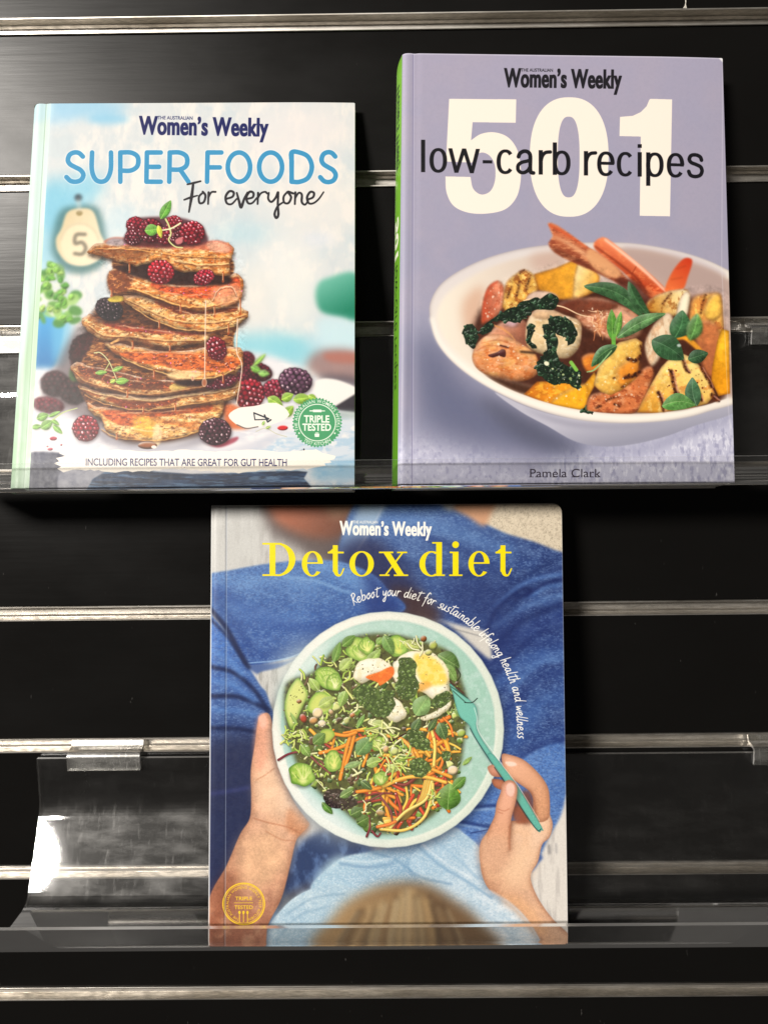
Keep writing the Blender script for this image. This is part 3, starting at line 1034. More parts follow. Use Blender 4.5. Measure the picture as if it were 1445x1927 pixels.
    glints([(190, 462), (430, 462), (426, 500), (300, 486)], 25, 9)
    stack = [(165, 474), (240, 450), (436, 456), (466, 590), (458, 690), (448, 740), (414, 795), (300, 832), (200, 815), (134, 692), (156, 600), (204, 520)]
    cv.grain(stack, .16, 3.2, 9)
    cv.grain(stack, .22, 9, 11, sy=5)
    for q in ([(196, 470), (240, 466), (300, 470)], [(320, 476), (380, 476), (424, 470)], [(300, 548), (350, 556), (400, 552)], [(240, 520), (262, 530), (280, 540)], [(330, 584), (380, 592), (430, 588)], [(220, 612), (280, 620), (340, 628)],
              [(250, 662), (320, 664), (380, 666)], [(290, 690), (340, 698), (400, 700)], [(180, 700), (230, 712), (280, 722)], [(210, 742), (280, 752), (340, 748)], [(220, 778), (290, 776), (360, 772)], [(240, 806), (300, 812), (350, 806)]):
        P_ = spline(q, 8, False)
        P_ = P_ + np.stack([np.zeros(len(P_)), RNG.randn(len(P_)) * .8], 1)
        cv.stroke(P_, (255, 226, 186), [.6, 2.6, .6, 2.0, .4], sm=0, blur=.7, alpha=.55)
    for (x, y, L_) in ((244, 500, 12), (286, 500, 9), (420, 516, 14), (210, 548, 9), (340, 576, 12), (404, 580, 16), (452, 566, 26), (300, 608, 10), (430, 614, 14), (250, 646, 10), (320, 652, 9), (290, 700, 12), (420, 708, 12), (240, 738, 9), (330, 764, 11), (270, 768, 9), (220, 820, 6)):
        cv.stroke([(x, y - 4), (x + .6, y + L_ * .5), (x, y + L_)], (168, 74, 28), [3, 2.6, 4.2], blur=.5, alpha=.8)
        cv.stroke([(x - .8, y - 2), (x - .6, y + L_ * .8)], (255, 224, 180), .9, blur=.3, alpha=.85)
    # berries on the stack
    cv.fill([(236, 458), (244, 430), (262, 410), (350, 412), (388, 440), (382, 460), (300, 466)], (62, 14, 22), blur=2, alpha=.8)
    for (x, y, rx, ry, r_, c, sd) in [(256, 424, 19, 17, 10, (168, 36, 58), 31), (252, 446, 17, 16, 0, (128, 30, 48), 32), (284, 434, 25, 24, 0, (150, 34, 54), 33), (312, 444, 18, 17, 0, (178, 36, 58), 34),
                                      (328, 420, 16, 15, 0, (190, 38, 60), 35), (337, 448, 15, 13, 0, (120, 24, 38), 36), (362, 438, 25, 23, -10, (196, 34, 56), 37),
                                      (303, 512, 27, 24, 10, (220, 36, 54), 38), (384, 522, 21, 15, -20, (200, 40, 62), 39), (408, 656, 19, 24, -20, (170, 30, 48), 40),
                                      (162, 806, 26, 26, 0, (200, 38, 54), 41)]:
        cv.berry(x, y, rx, ry, r_, c, 5 if rx < 24 else 6, sd, 1.0, .1, dk=.32)
    cv.fill([(380, 830), (410, 842), (442, 832), (446, 822), (400, 836)], (150, 40, 60), blur=1.6, alpha=.8)
    cv.berry(405, 812, 32, 27, 0, (104, 50, 66), 7, 42, 1.0, .1, dk=.25)
    cv.fill([(330, 452), (342, 446), (344, 456), (334, 460)], (232, 140, 140), blur=1, alpha=.8)
    # sprigs
    cv.stroke([(312, 412), (318, 424), (322, 440), (318, 452), (330, 464), (344, 466)], (206, 210, 140), [3.2, 2.2])
    cv.stroke([(300, 434), (322, 430), (340, 420)], (226, 226, 180), [2.6, 3.0])
    cv.leaf((303, 412), (322, 377), 18, (96, 166, 60), (176, 210, 120))
    cv.leaf((273, 434), (301, 431), 22, (112, 182, 64), (190, 222, 130))
    cv.leaf((298, 424), (304, 448), 10, (216, 214, 56), (240, 236, 120))
    cv.stroke([(178, 664), (190, 664), (204, 678), (212, 694), (220, 714)], (206, 204, 150), [2.2, 1.6])
    cv.stroke([(206, 684), (196, 700), (188, 702)], (190, 196, 120), 1.6)
    cv.leaf((180, 702), (202, 700), 9, (130, 178, 74))
    cv.leaf((212, 698), (232, 690), 9, (136, 184, 80))
    cv.leaf((218, 718), (243, 716), 13, (136, 188, 74))
    cv.leaf((208, 720), (218, 714), 9, (170, 200, 80))
    for (a, b, wd) in [((70, 788), (92, 780), 16), ((78, 806), (100, 792), 18), ((60, 804), (80, 802), 10), ((92, 784), (114, 774), 8), ((100, 800), (118, 816), 10), ((98, 790), (112, 800), 8)]:
        cv.leaf(a, b, wd, (122, 168, 78), blur=.4)
    cv.stroke([(100, 790), (120, 776), (146, 768)], (186, 200, 130), [2.4, 1.6])
    for (a, b, wd) in [((504, 748), (532, 764), 20), ((530, 752), (552, 742), 18), ((552, 752), (584, 748), 20), ((534, 784), (552, 764), 18), ((580, 744), (596, 752), 12)]:
        cv.leaf(a, b, wd, (146, 190, 66), blur=.5)
    # syrup
    for pts, w in [([(388, 566), (387, 640), (386, 712)], 3.0), ([(448, 600), (446, 660), (456, 690), (446, 760)], 3.0)]:
        cv.stroke(pts, (214, 160, 120), w, blur=.5, alpha=.55)
        cv.stroke(np.array(pts) - [.7, 0], (255, 244, 230), w * .35, blur=.3, alpha=.9)
    cv.polys([ell(385, 720, 5, 8)], (190, 110, 70), blur=.5, alpha=.8, edge=((250, 226, 200), 1.5, .8))
    cv.polys([ell(363, 712, 3, 5)], (190, 110, 70), blur=.5, alpha=.8, edge=((250, 226, 200), 1.2, .8))
    cv.polys([ell(278, 838, 18, 7)], (150, 84, 44), blur=.5, edge=((90, 44, 24), 2, .9), emb=(1, 2, -.5, -.9))
    cv.polys([ell(290, 841, 5, 3)], (250, 236, 220), blur=.6)
    # torn price card and drops
    cv.fill([(430, 782), (448, 768), (478, 764), (520, 758), (545, 780), (520, 796), (486, 804), (462, 806), (444, 798)], (238, 232, 222), sm=3, blur=.4)
    cv.stroke([(446, 799), (464, 806), (486, 803)], (70, 60, 60), 1.6, blur=.5)
    cv.stroke([(478, 777), (480, 790), (505, 789)], (46, 50, 60), 2.2, sm=0)
    cv.stroke([(478, 777), (506, 788)], (46, 50, 60), 2.8, sm=0)
    cv.stroke([(498, 781), (504, 794), (510, 790)], (46, 50, 60), 3, sm=0)
    for (x, y, rx, ry, c) in [(532, 805, 10, 5, (206, 40, 44)), (101, 825, 7, 4, (170, 40, 60)), (95, 845, 5, 3, (180, 50, 70)), (116, 837, 2, 2, (170, 60, 70)), (94, 857, 6, 3, (210, 110, 110)), (90, 840, 2, 1.5, (190, 90, 90))]:
        cv.polys([ell(x, y, rx, ry)], c, blur=.4, emb=(1, 1, -.5, -.9))
    cv.stroke([(482, 812), (500, 806), (520, 816), (540, 822)], (190, 186, 150), 1, blur=.4)
    cv.leaf((494, 800), (498, 792), 5, (130, 170, 80))
    cv.leaf((500, 806), (510, 802), 5, (150, 180, 90))
    # bottom strip: dark denim cloth, lettering on a torn brush stroke
    cv.fill([(20, 862), (110, 852), (130, 880), (140, 935), (10, 940)], (64, 66, 84), blur=1.2, nz=[(12, 12, 3, .4, .7, (92, 94, 112), .6)])
    cv.fill([(118, 884), (200, 886), (214, 940), (120, 940)], (168, 168, 178), blur=1.5, nz=[(20, 14, 3, .4, .7, (120, 122, 140), .7)])
    cv.fill([(205, 884), (360, 892), (560, 886), (572, 900), (564, 945), (190, 945)], (46, 70, 104), sm=3, blur=1.0, nz=[(50, 5, 3, .4, .65, (34, 44, 66), .9), (30, 4, 6, .55, .72, (108, 140, 172), .7)])
    cv.stroke([(572, 845), (573, 856)], (40, 40, 48), 2.4, sm=0)
    cv.fill([(550, 853), (570, 845), (572, 853)], (156, 176, 190), sm=0)
    top = [(x, 848 + 2 * math.sin(x * .05) + RNG.randn() * .6) for x in np.arange(118, 600, 9)]
    right = [(606, 852), (620, 855), (632, 858), (629, 864), (620, 866), (624, 870), (610, 872), (614, 876), (590, 880), (575, 884), (590, 888)]
    bot = [(x, 886 + 3 * math.sin(x * .03 + 1) + RNG.randn() * 1.1) for x in np.arange(570, 130, -8)]
    left = [(120, 889), (108, 882), (116, 878), (102, 872), (112, 868), (106, 862), (124, 858), (112, 853)]
    cv.fill(top + right + bot + left, (247, 239, 226), sm=0)
    cv.text('INCLUDING RECIPES THAT ARE GREAT FOR GUT HEALTH', 162, 876, 540, 877, 13.4, (46, 48, 92), bold=.012)
    # seal
    a = np.linspace(0, 2 * math.pi, 240, endpoint=False)
    rr = 45.5 + 1.3 * np.sign(np.sin(a * 46))
    cv.polys([np.stack([597 + rr * np.cos(a), 795 + rr * np.sin(a)], 1)], (76, 156, 106))
    cv.stroke(ell(597, 795, 34.5, 34.5, n=60), (236, 242, 228), 1.7, sm=0)
    cv.stroke([(631.5, 795), (631.4, 792)], (236, 242, 228), 1.7, sm=0)
    cv.arc_text("THE AUSTRALIAN WOMEN'S WEEKLY", 597, 795, 37.2, -90, 5.6, (240, 244, 232), spread=1.02, bold=.01)
    cv.arc_text("TEST KITCHEN", 597, 795, 42.8, 90, 5.6, (240, 244, 232), spread=1.0, inside=True, bold=.01)
    for x in (563, 630):
        st = np.array([(x + (2.6 if i % 2 == 0 else 1.1) * math.sin(i * math.pi / 5), 815 - (2.6 if i % 2 == 0 else 1.1) * math.cos(i * math.pi / 5)) for i in range(10)])
        cv.fill(st, (240, 244, 232), sm=0)
    cv.text('TRIPLE', 572, 794.5, 620, 794.5, 13.2, (240, 244, 232), bold=.03)
    cv.text('TESTED', 569, 810, 623, 810, 13.2, (240, 244, 232), bold=.03)
    cv.stroke([(589, 773), (605, 773)], (240, 244, 232), 5, sm=0, cap=False)
    cv.stroke([(583, 773), (611, 773)], (240, 244, 232), 1.8, sm=0)
    cv.fill([(592, 816), (601, 816), (600.5, 822), (592.5, 822)], (240, 244, 232), sm=0)
    cv.stroke([(594, 814.5), (599, 814.5)], (240, 244, 232), 1.5, sm=0)

    # title lettering
    masthead(cv, 262, 252, 505, 256, 34, (36, 40, 92), 6.5)
    B = (62, 144, 188)
    W = 8.8

    def ttl(strokes):
        cv.polys([q for s_ in strokes for q in cv.stroke_polys(s_, W + 2.6, sm=0)], (240, 242, 242), blur=.8, alpha=.5)
        cv.polys([q for s_ in strokes for q in cv.stroke_polys(s_, W, sm=0)], B)

    def S(x0, x1, y0, y1):
        w, h = x1 - x0, y1 - y0
        k = [(.93, .14), (.72, .02), (.45, 0), (.2, .08), (.1, .26), (.22, .4), (.5, .5), (.8, .6), (.96, .76), (.84, .93), (.55, 1), (.25, .97), (.02, .84)]
        return [spline([(x0 + w * a, y0 + h * b) for a, b in k], 6, False)]

    def O(x0, x1, y0, y1):
        e = ell((x0 + x1) / 2, (y0 + y1) / 2, (x1 - x0) / 2, (y1 - y0) / 2, n=44)
        return [np.concatenate([e, e[:1]])]
    t, b_ = 287, 342
    ttl(S(125, 159, t, b_))
    ttl([spline([(174, t), (173.5, t + 32), (180, b_ - 5), (191, b_), (202, b_ - 5), (209, t + 32), (209.5, t)], 6, False)])
    ttl([[(227, b_), (227, t)], spline([(227, t), (246, t), (258, t + 6), (261, t + 16), (258, t + 27), (246, t + 34), (227, t + 34)], 6, False)])
    ttl([[(303, t), (277, t), (276, b_), (303, b_)], [(277, t + 27), (300, t + 27)]])
    ttl([[(319, b_), (320, t)], spline([(320, t), (338, t), (350, t + 6), (353, t + 16), (350, t + 26), (338, t + 32), (320, t + 32)], 6, False), [(340, t + 33), (355, b_)]])
    ttl([[(417, t), (391, t), (390, b_)], [(391, t + 28), (414, t + 28)]])
    ttl(O(429, 471, t, b_))
    ttl(O(488, 531, t, b_))
    ttl([spline([(549, b_), (549, t + 20), (549, t), (564, t), (580, t + 8), (587, t + 27), (580, b_ - 8), (564, b_), (549, b_)], 6, False), [(549, t), (549, b_)]])
    ttl(S(602, 633, t - 1, b_))
    INK = (44, 42, 46)
    for s_, w in [([(364, 346), (361, 370), (356, 399)], [4, 5.5, 3]), ([(353, 347), (366, 344), (378, 341)], [3, 4, 3]), ([(347, 376), (358, 372), (372, 368)], [3, 4, 2.5]),
                  ([(383, 362), (375, 370), (376, 382), (384, 380), (387, 368), (382, 361)], [3.4, 4]), ([(393, 362), (392, 384)], [4, 3]), ([(392, 373), (398, 362), (406, 361)], [3, 3.6]),
                  ([(427, 374), (438, 370), (440, 362), (432, 360), (425, 370), (427, 382), (436, 384), (446, 374)], [3.6, 4.2, 3]),
                  ([(446, 363), (450, 378), (454, 390), (460, 374), (466, 362)], [3.4, 5, 3]), ([(467, 374), (476, 371), (477, 363), (470, 361), (464, 371), (467, 382), (475, 382), (484, 372)], [3.6, 4.2, 3]),
                  ([(486, 363), (485, 384)], [4, 3.2]), ([(485, 374), (491, 364), (499, 361), (503, 364)], [3, 3.6]), ([(506, 363), (505, 374), (511, 380), (519, 372), (523, 362)], [3.4, 4]),
                  ([(524, 362), (523, 384), (524, 404), (520, 410), (517, 402), (523, 388), (534, 380)], [3.6, 4.4, 3]), ([(541, 361), (534, 370), (535, 381), (543, 382), (548, 371), (542, 361), (552, 364)], [3.4, 4]),
                  ([(556, 362), (555, 384)], [4, 3.4]), ([(555, 374), (562, 363), (568, 366), (568, 380), (574, 385), (580, 378)], [3, 4, 3]),
                  ([(580, 375), (589, 371), (591, 363), (584, 361), (578, 371), (581, 382), (590, 382), (600, 374), (609, 361)], [3.6, 4, 2.6])]:
        cv.stroke(s_, INK, np.array(w) * 1.1)

    # mint strip along the spine, with its crease
    cv.fill([(40, 150), (97, 150), (97, 194), (55, 926), (52, 970), (-30, 970), (-30, 500)], (188, 216, 190), sm=0, grad=((66, 520, (206, 226, 222)), (76, 521, (186, 214, 184))),
            nz=[(40, 60, 3, .45, .7, (200, 222, 206), .5)])
    cv.fill([(60, 190), (97, 190), (95, 222), (60, 230)], (186, 216, 226), blur=6, alpha=.8)
    cv.stroke([(87.5, 190), (44, 926)], (140, 168, 140), 1.1, sm=0, blur=.4, alpha=.8)
    cv.stroke([(89.5, 190), (46, 926)], (224, 238, 222), 1.1, sm=0, blur=.5, alpha=.7)
    return cv


CV_SF = paint_pancakes()

# ------------------------------------------------------------------ cover: prawn bowl on lavender
def paint_prawns():
    cv = Canvas([(757, 100), (1360, 108), (1383, 912), (748, 917)], LC_UV, seed=2)
    cv.fill([(700, 50), (1420, 50), (1420, 960), (700, 960)], (158, 155, 178), sm=0, grad=((800, 120, (163, 158, 180)), (860, 880, (148, 149, 172))),
            nz=[(80, 80, 1, .4, .7, (168, 160, 178), .5), (4, 4, 2, .4, .8, (150, 147, 168), .22)])
    # table: lit plaster at the lower right, bowl shadow at the lower left
    cv.fill([(740, 840), (900, 850), (1060, 880), (1200, 830), (1390, 760), (1420, 960), (700, 960)], (190, 190, 212), blur=22, nz=[(5, 7, 3, .52, .72, (216, 216, 232), .7), (6, 8, 5, .55, .75, (150, 150, 180), .6)])
    cv.fill([(1040, 850), (1200, 840), (1300, 806), (1400, 770), (1420, 950), (1060, 950)], (194, 194, 214), blur=12, alpha=.9,
            nz=[(5, 10, 3, .5, .68, (226, 226, 238), .8), (6, 12, 5, .55, .72, (146, 146, 176), .7)])
    cv.fill([(780, 640), (820, 640), (880, 720), (980, 780), (1060, 820), (1110, 846), (1060, 862), (960, 850), (860, 830), (790, 780)], (98, 102, 130), blur=22, alpha=.95)
    cv.fill([(900, 745), (1000, 790), (1080, 836), (1130, 850), (1040, 850), (960, 815)], (82, 84, 104), blur=12, alpha=.8)
    cv.fill([(1120, 838), (1200, 842), (1290, 808), (1380, 776), (1380, 790), (1290, 825), (1200, 856), (1110, 852)], (150, 150, 176), blur=7, alpha=.85)
    # bowl outside
    cv.fill([(930, 738), (990, 765), (1060, 785), (1150, 795), (1260, 790), (1375, 756), (1378, 778), (1310, 800), (1250, 822), (1185, 837), (1130, 840), (1080, 830), (1030, 802), (980, 775)], (178, 176, 192), sm=4, blur=.8,
            grad=((1100, 790, (186, 184, 198)), (1110, 842, (148, 148, 166))))
    cv.fill([(985, 768), (1060, 790), (1150, 800), (1250, 797), (1160, 806), (1060, 800)], (140, 138, 156), blur=4, alpha=.6)
    # rim and inside
    outer = [(808, 592), (812, 562), (832, 532), (870, 506), (920, 484), (980, 468), (1040, 460), (1110, 456), (1180, 457), (1250, 467), (1310, 482), (1362, 503), (1420, 540), (1440, 640), (1410, 742), (1330, 775), (1280, 788), (1220, 795), (1150, 796), (1080, 789), (1010, 771), (950, 746), (890, 712), (845, 675), (818, 636)]
    cv.fill(outer, (232, 224, 214), sm=6, blur=.9, edge=((168, 158, 160), 3.5, .7), grad=((830, 520, (216, 208, 206)), (900, 700, (238, 230, 218))))
    cv.fill([(1180, 460), (1250, 470), (1310, 485), (1362, 510), (1362, 520), (1300, 496), (1240, 482), (1180, 472)], (206, 196, 200), blur=2.5, alpha=.8)
    inner = [(822, 592), (838, 556), (880, 524), (930, 500), (990, 483), (1060, 473), (1180, 467), (1250, 478), (1320, 500), (1362, 520), (1420, 560), (1430, 650), (1400, 732), (1350, 755), (1300, 768), (1220, 778), (1140, 777), (1060, 765), (990, 745), (930, 718), (880, 682), (842, 645), (826, 615)]
    cv.fill(inner, (222, 208, 190), blur=3, grad=((830, 600, (234, 224, 208)), (1200, 560, (186, 162, 152))))
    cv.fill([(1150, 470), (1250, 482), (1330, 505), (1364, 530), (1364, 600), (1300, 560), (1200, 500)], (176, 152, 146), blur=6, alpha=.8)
    cv.fill([(1000, 480), (1050, 474), (1060, 500), (1010, 510)], (196, 164, 150), blur=8, alpha=.7)
    cv.fill([(870, 570), (910, 540), (905, 620), (880, 640)], (206, 160, 132), blur=8, alpha=.7)
    cv.stroke([(812, 600), (830, 648), (880, 697), (940, 733), (1010, 760), (1080, 777), (1150, 785), (1220, 785), (1290, 775), (1370, 750)], (246, 240, 230), 7, blur=2.5, alpha=.8)
    CL = cv.mask_of(inner, blur=.8)

    def F(p, c, **k):
        k.setdefault('emb', (.30, 3.5, -.35, -.95))
        k.setdefault('edge', ((96, 46, 22), 3.0, .45))
        return cv.fill(p, c, clip=CL, **k)

    def gl(pts, n, sd, r=(.7, 2.6)):
        cv.speckle(pts, n, r[0], r[1], [(255, 240, 222), (250, 222, 196)], seed=sd, asp=.25, blur=.5, alpha=.7)
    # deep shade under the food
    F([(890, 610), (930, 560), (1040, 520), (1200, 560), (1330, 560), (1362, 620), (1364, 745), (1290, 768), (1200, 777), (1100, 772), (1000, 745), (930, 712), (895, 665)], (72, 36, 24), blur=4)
    ORG, PIN, YEL = (214, 128, 80), (226, 160, 122), (236, 180, 66)

    def grill(pts, a=.85, w=4):
        cv.stroke(pts, (92, 40, 16), w, blur=1.4, alpha=a)
        P_ = spline(pts, 5, False) if len(pts) > 2 else np.linspace(pts[0], pts[1], 5)
        for q in P_:
            cv.polys([ell(q[0] + RNG.randn() * w * .25, q[1] + RNG.randn() * w * .2, w * (.2 + .35 * RNG.rand()), w * (.15 + .25 * RNG.rand()), RNG.rand() * 180, 9)], (44, 20, 14), blur=.6, alpha=a * .8)

    # back left prawn, pineapple chunk, pumpkin cube
    F([(905, 608), (908, 570), (918, 540), (936, 528), (948, 540), (948, 570), (936, 594), (920, 606)], (204, 108, 74), blur=1.6, grad=((910, 560, (186, 84, 54)), (946, 560, (228, 150, 116))), nz=[(10, 14, 3, .5, .7, (176, 70, 40), .6)])
    cv.stroke([(910, 604), (911, 570), (920, 542), (936, 530)], (190, 66, 36), 3, blur=1.2, alpha=.8)
    F([(946, 566), (952, 532), (975, 512), (990, 508), (1008, 522), (1012, 546), (1000, 560), (985, 580), (960, 590), (946, 580)], (222, 168, 76), blur=1.6, nz=[(9, 9, 3, .5, .66, (150, 80, 30), .8), (7, 7, 5, .5, .7, (246, 208, 120), .8)])
    for p in ([(954, 560), (962, 540)], [(972, 556), (978, 530)], [(990, 545), (996, 524)], [(978, 512), (986, 509)]):
        grill(p, .6, 5)
    F([(1004, 516), (1046, 504), (1090, 484), (1110, 496), (1126, 520), (1124, 546), (1080, 566), (1040, 562), (1012, 545)], (222, 152, 40), sm=0, blur=1.6, emb=None, grad=((1010, 540, (206, 136, 34)), (1080, 520, (232, 164, 48))))
    F([(1088, 486), (1108, 496), (1128, 520), (1124, 545), (1084, 564), (1076, 562), (1080, 520)], (244, 214, 140), sm=0, blur=1.8, emb=None, grad=((1080, 520, (246, 222, 158)), (1124, 540, (226, 158, 52))))
    # tails leaning on the back rim
    cv.fill([(1030, 420), (1048, 424), (1080, 446), (1108, 466), (1140, 486), (1176, 520), (1186, 540), (1160, 532), (1120, 512), (1078, 494), (1044, 476), (1031, 458), (1040, 444)], (188, 92, 56), sm=2, blur=1.3,
            grad=((1080, 446, (206, 112, 72)), (1066, 490, (128, 60, 38))), nz=[(18, 6, 3, .45, .66, (226, 150, 102), .7), (9, 5, 5, .52, .7, (140, 62, 40), .6)])
    cv.stroke([(1034, 424), (1064, 440), (1104, 466)], (204, 84, 46), [3, 4, 2], blur=1.2, alpha=.9)
    cv.stroke([(1042, 446), (1066, 456), (1100, 478), (1150, 508)], (238, 184, 138), [4, 7, 5], blur=2.6, alpha=.75)
    cv.stroke([(1040, 468), (1076, 486), (1120, 506), (1160, 526)], (92, 42, 28), [5, 7, 4], blur=2.6, alpha=.7)
    cv.fill([(1104, 470), (1122, 474), (1150, 494), (1168, 514), (1160, 524), (1130, 514), (1108, 494)], (224, 162, 112), sm=3, blur=2.2, alpha=.9)
    cv.fill([(1117, 457), (1133, 446), (1152, 456), (1190, 488), (1230, 522), (1255, 549), (1246, 560), (1226, 566), (1200, 540), (1172, 512), (1140, 486), (1120, 470)], (214, 92, 48), sm=2, blur=1.1,
            grad=((1190, 482, (236, 132, 88)), (1172, 516, (180, 64, 30))), nz=[(14, 8, 3, .5, .7, (238, 138, 84), .6)])
    cv.stroke([(1138, 451), (1172, 477), (1212, 510), (1252, 548)], (252, 204, 178), [4, 6, 4], blur=1.4, alpha=.9)
    cv.stroke([(1120, 464), (1156, 490), (1196, 522), (1216, 550)], (126, 44, 24), [2.5, 4, 3], blur=1.5, alpha=.85)
    cv.stroke([(1196, 502), (1188, 520), (1200, 534)], (140, 48, 24), 1.8, blur=.8, alpha=.7)
    cv.fill([(1160, 524), (1200, 530), (1226, 566), (1200, 580), (1170, 550)], (84, 36, 26), sm=3, blur=3, alpha=.8)
    cv.fill([(1250, 546), (1264, 512), (1284, 488), (1298, 486), (1302, 494), (1294, 520), (1284, 545), (1262, 552)], (220, 84, 40), blur=1.4, grad=((1260, 540, (226, 108, 56)), (1296, 490, (200, 60, 30))))
    # right back fruit
    F([(1214, 580), (1226, 560), (1256, 548), (1290, 544), (1296, 556), (1290, 580), (1276, 594), (1240, 594)], (222, 172, 74), blur=1.4, grad=((1225, 580, (196, 134, 50)), (1290, 560, (246, 226, 168))), nz=[(8, 12, 3, .52, .7, (150, 84, 30), .7)])
    F([(1272, 592), (1280, 560), (1292, 548), (1299, 558), (1294, 590), (1282, 604)], (246, 236, 206), blur=1.6)
    grill([(1246, 572), (1262, 552)], .6, 5)
    F([(1296, 600), (1302, 562), (1326, 552), (1352, 551), (1358, 570), (1360, 640), (1330, 650), (1300, 630)], (222, 150, 70), blur=1.8, nz=[(12, 20, 3, .5, .7, (170, 92, 44), .8), (10, 14, 5, .5, .7, (246, 196, 96), .8)])
    F([(1334, 560), (1354, 553), (1358, 590), (1338, 604), (1324, 590)], (244, 192, 82), blur=2)
    grill([(1318, 590), (1326, 556)], .6, 5)
    F([(1308, 610), (1350, 612), (1360, 680), (1340, 712), (1318, 680)], (196, 112, 66), blur=3, alpha=.9)
    # scallop / fish pieces behind
    F([(990, 560), (1004, 549), (1030, 548), (1048, 556), (1046, 566), (1010, 572), (994, 570)], (214, 184, 164), blur=1.4)
    F([(1080, 590), (1086, 570), (1120, 560), (1160, 572), (1196, 588), (1208, 612), (1196, 636), (1150, 640), (1100, 616)], (202, 138, 104), blur=1.8, nz=[(12, 8, 3, .5, .7, (150, 76, 50), .7), (8, 6, 5, .54, .72, (236, 186, 156), .7)])
    F([(1150, 580), (1180, 586), (1206, 608), (1200, 630), (1164, 630), (1146, 600)], (214, 156, 124), blur=2)
    F([(1052, 572), (1084, 560), (1150, 566), (1160, 580), (1100, 592), (1060, 588)], (110, 52, 34), blur=2.5, alpha=.9)
    # feathery head of the prawn
    for i in range(26):
        a = RNG.rand() * 2 * math.pi
        p0 = np.array([1128 + RNG.randn() * 8, 606 + RNG.randn() * 10])
        p1 = p0 + [math.cos(a) * 16, math.sin(a) * 18]
        cv.stroke([p0, (p0 + p1) / 2 + RNG.randn(2) * 2, p1], [(222, 160, 112), (196, 120, 76), (240, 200, 160)][i % 3], [2.2, .8], blur=.4, alpha=.9)
    cv.stroke([(985, 566), (1000, 563), (1030, 572), (1060, 578), (1090, 592), (1115, 597)], (240, 206, 166), [2, 2.6, 1.4], blur=.4)
    # left bottom big prawn
    F([(914, 650), (930, 616), (962, 600), (990, 606), (1004, 640), (1010, 690), (990, 660)], (190, 116, 86), blur=1.5, grad=((930, 620, (222, 154, 118)), (1000, 640, (120, 64, 48))))
    F([(944, 610), (964, 598), (978, 606), (966, 618)], (206, 178, 196), blur=3, alpha=.7)
    F([(888, 672), (896, 650), (914, 632), (944, 630), (980, 646), (1008, 668), (1012, 700), (990, 716), (950, 717), (916, 706), (896, 692)], (222, 142, 86), blur=1, emb=(.45, 7, -.4, -.9),
      nz=[(18, 10, 3, .45, .65, (236, 174, 128), .8), (9, 6, 5, .52, .7, (204, 106, 46), .7), (30, 12, 7, .5, .7, (240, 176, 96), .6)])
    for p in ([(896, 660), (920, 650), (960, 656)], [(905, 646), (935, 640), (965, 648)], [(892, 676), (900, 690), (912, 700)]):
        cv.stroke(p, (180, 96, 56), 1.6, blur=.8, alpha=.6)
    F([(918, 668), (934, 663), (944, 657), (951, 660), (950, 672), (938, 670), (926, 673)], (70, 30, 34), blur=.6)
    cv.stroke([(941, 650), (956, 654)], (80, 40, 30), 3, blur=.8)
    cv.stroke([(980, 662), (1006, 664)], (50, 30, 20), 4, blur=1.2)
    cv.stroke([(928, 612), (944, 618), (960, 630), (968, 640)], (206, 140, 90), [3, 4, 2], blur=.6)
    F([(912, 705), (980, 720), (1010, 730), (985, 740), (940, 722)], (70, 40, 26), blur=3)
    # white scallop with herb
    F([(988, 630), (992, 604), (1006, 584), (1030, 580), (1060, 592), (1090, 604), (1094, 630), (1088, 656), (1068, 674), (1040, 672), (1010, 664), (992, 652)], (228, 200, 154), blur=1, emb=(.5, 8, -.4, -.9), nz=[(16, 12, 3, .5, .7, (196, 156, 104), .7), (10, 6, 5, .55, .72, (244, 224, 190), .8)])
    F([(1000, 590), (1014, 580), (1040, 584), (1060, 596), (1034, 600), (1010, 600)], (214, 172, 130), blur=2, alpha=.8)
    # pumpkin at the front
    F([(1094, 674), (1112, 664), (1130, 672), (1128, 696), (1104, 700)], (214, 118, 40), blur=1.2, nz=[(10, 8, 3, .5, .7, (236, 150, 50), .7)])
    F([(985, 742), (1010, 718), (1060, 716), (1095, 728), (1118, 700), (1124, 716), (1104, 752), (1100, 772), (1060, 768), (1020, 758)], (228, 140, 28), blur=1, sm=0, emb=None, grad=((1000, 740, (206, 116, 26)), (1100, 745, (246, 170, 36))), nz=[(9, 7, 3, .5, .7, (250, 188, 60), .7)])
    F([(1036, 760), (1060, 738), (1100, 722), (1106, 745), (1098, 772), (1066, 768)], (248, 176, 34), blur=2)
    # herb sauce
    for k, (pts, n) in enumerate([([(872, 628), (876, 612), (890, 612), (900, 632), (892, 654), (878, 648)], 24), ([(902, 624), (920, 606), (928, 612), (916, 628)], 10),
                                  ([(922, 606), (940, 590), (966, 580), (980, 568), (1004, 562), (1030, 566), (1046, 572), (1040, 582), (1000, 584), (990, 600), (970, 606), (940, 606)], 46),
                                  ([(1006, 572), (1030, 556), (1048, 562), (1046, 578), (1020, 580)], 14),
                                  ([(1032, 598), (1046, 594), (1070, 602), (1084, 622), (1082, 636), (1070, 650), (1062, 634), (1040, 622)], 36),
                                  ([(994, 612), (1006, 614), (998, 640), (1010, 656), (996, 650), (990, 636)], 12),
                                  ([(1020, 612), (1036, 612), (1048, 640), (1050, 670), (1070, 690), (1092, 700), (1094, 726), (1086, 735), (1066, 724), (1040, 722), (1014, 706), (1008, 690), (1018, 668), (1028, 650)], 90),
                                  ([(1094, 770), (1112, 762), (1114, 776), (1096, 778)], 6)]):
        cv.herb(pts, n, seed=60 + k, size=5.5, dark=(20, 32, 22), mid=(36, 62, 40), lite=(110, 136, 96))
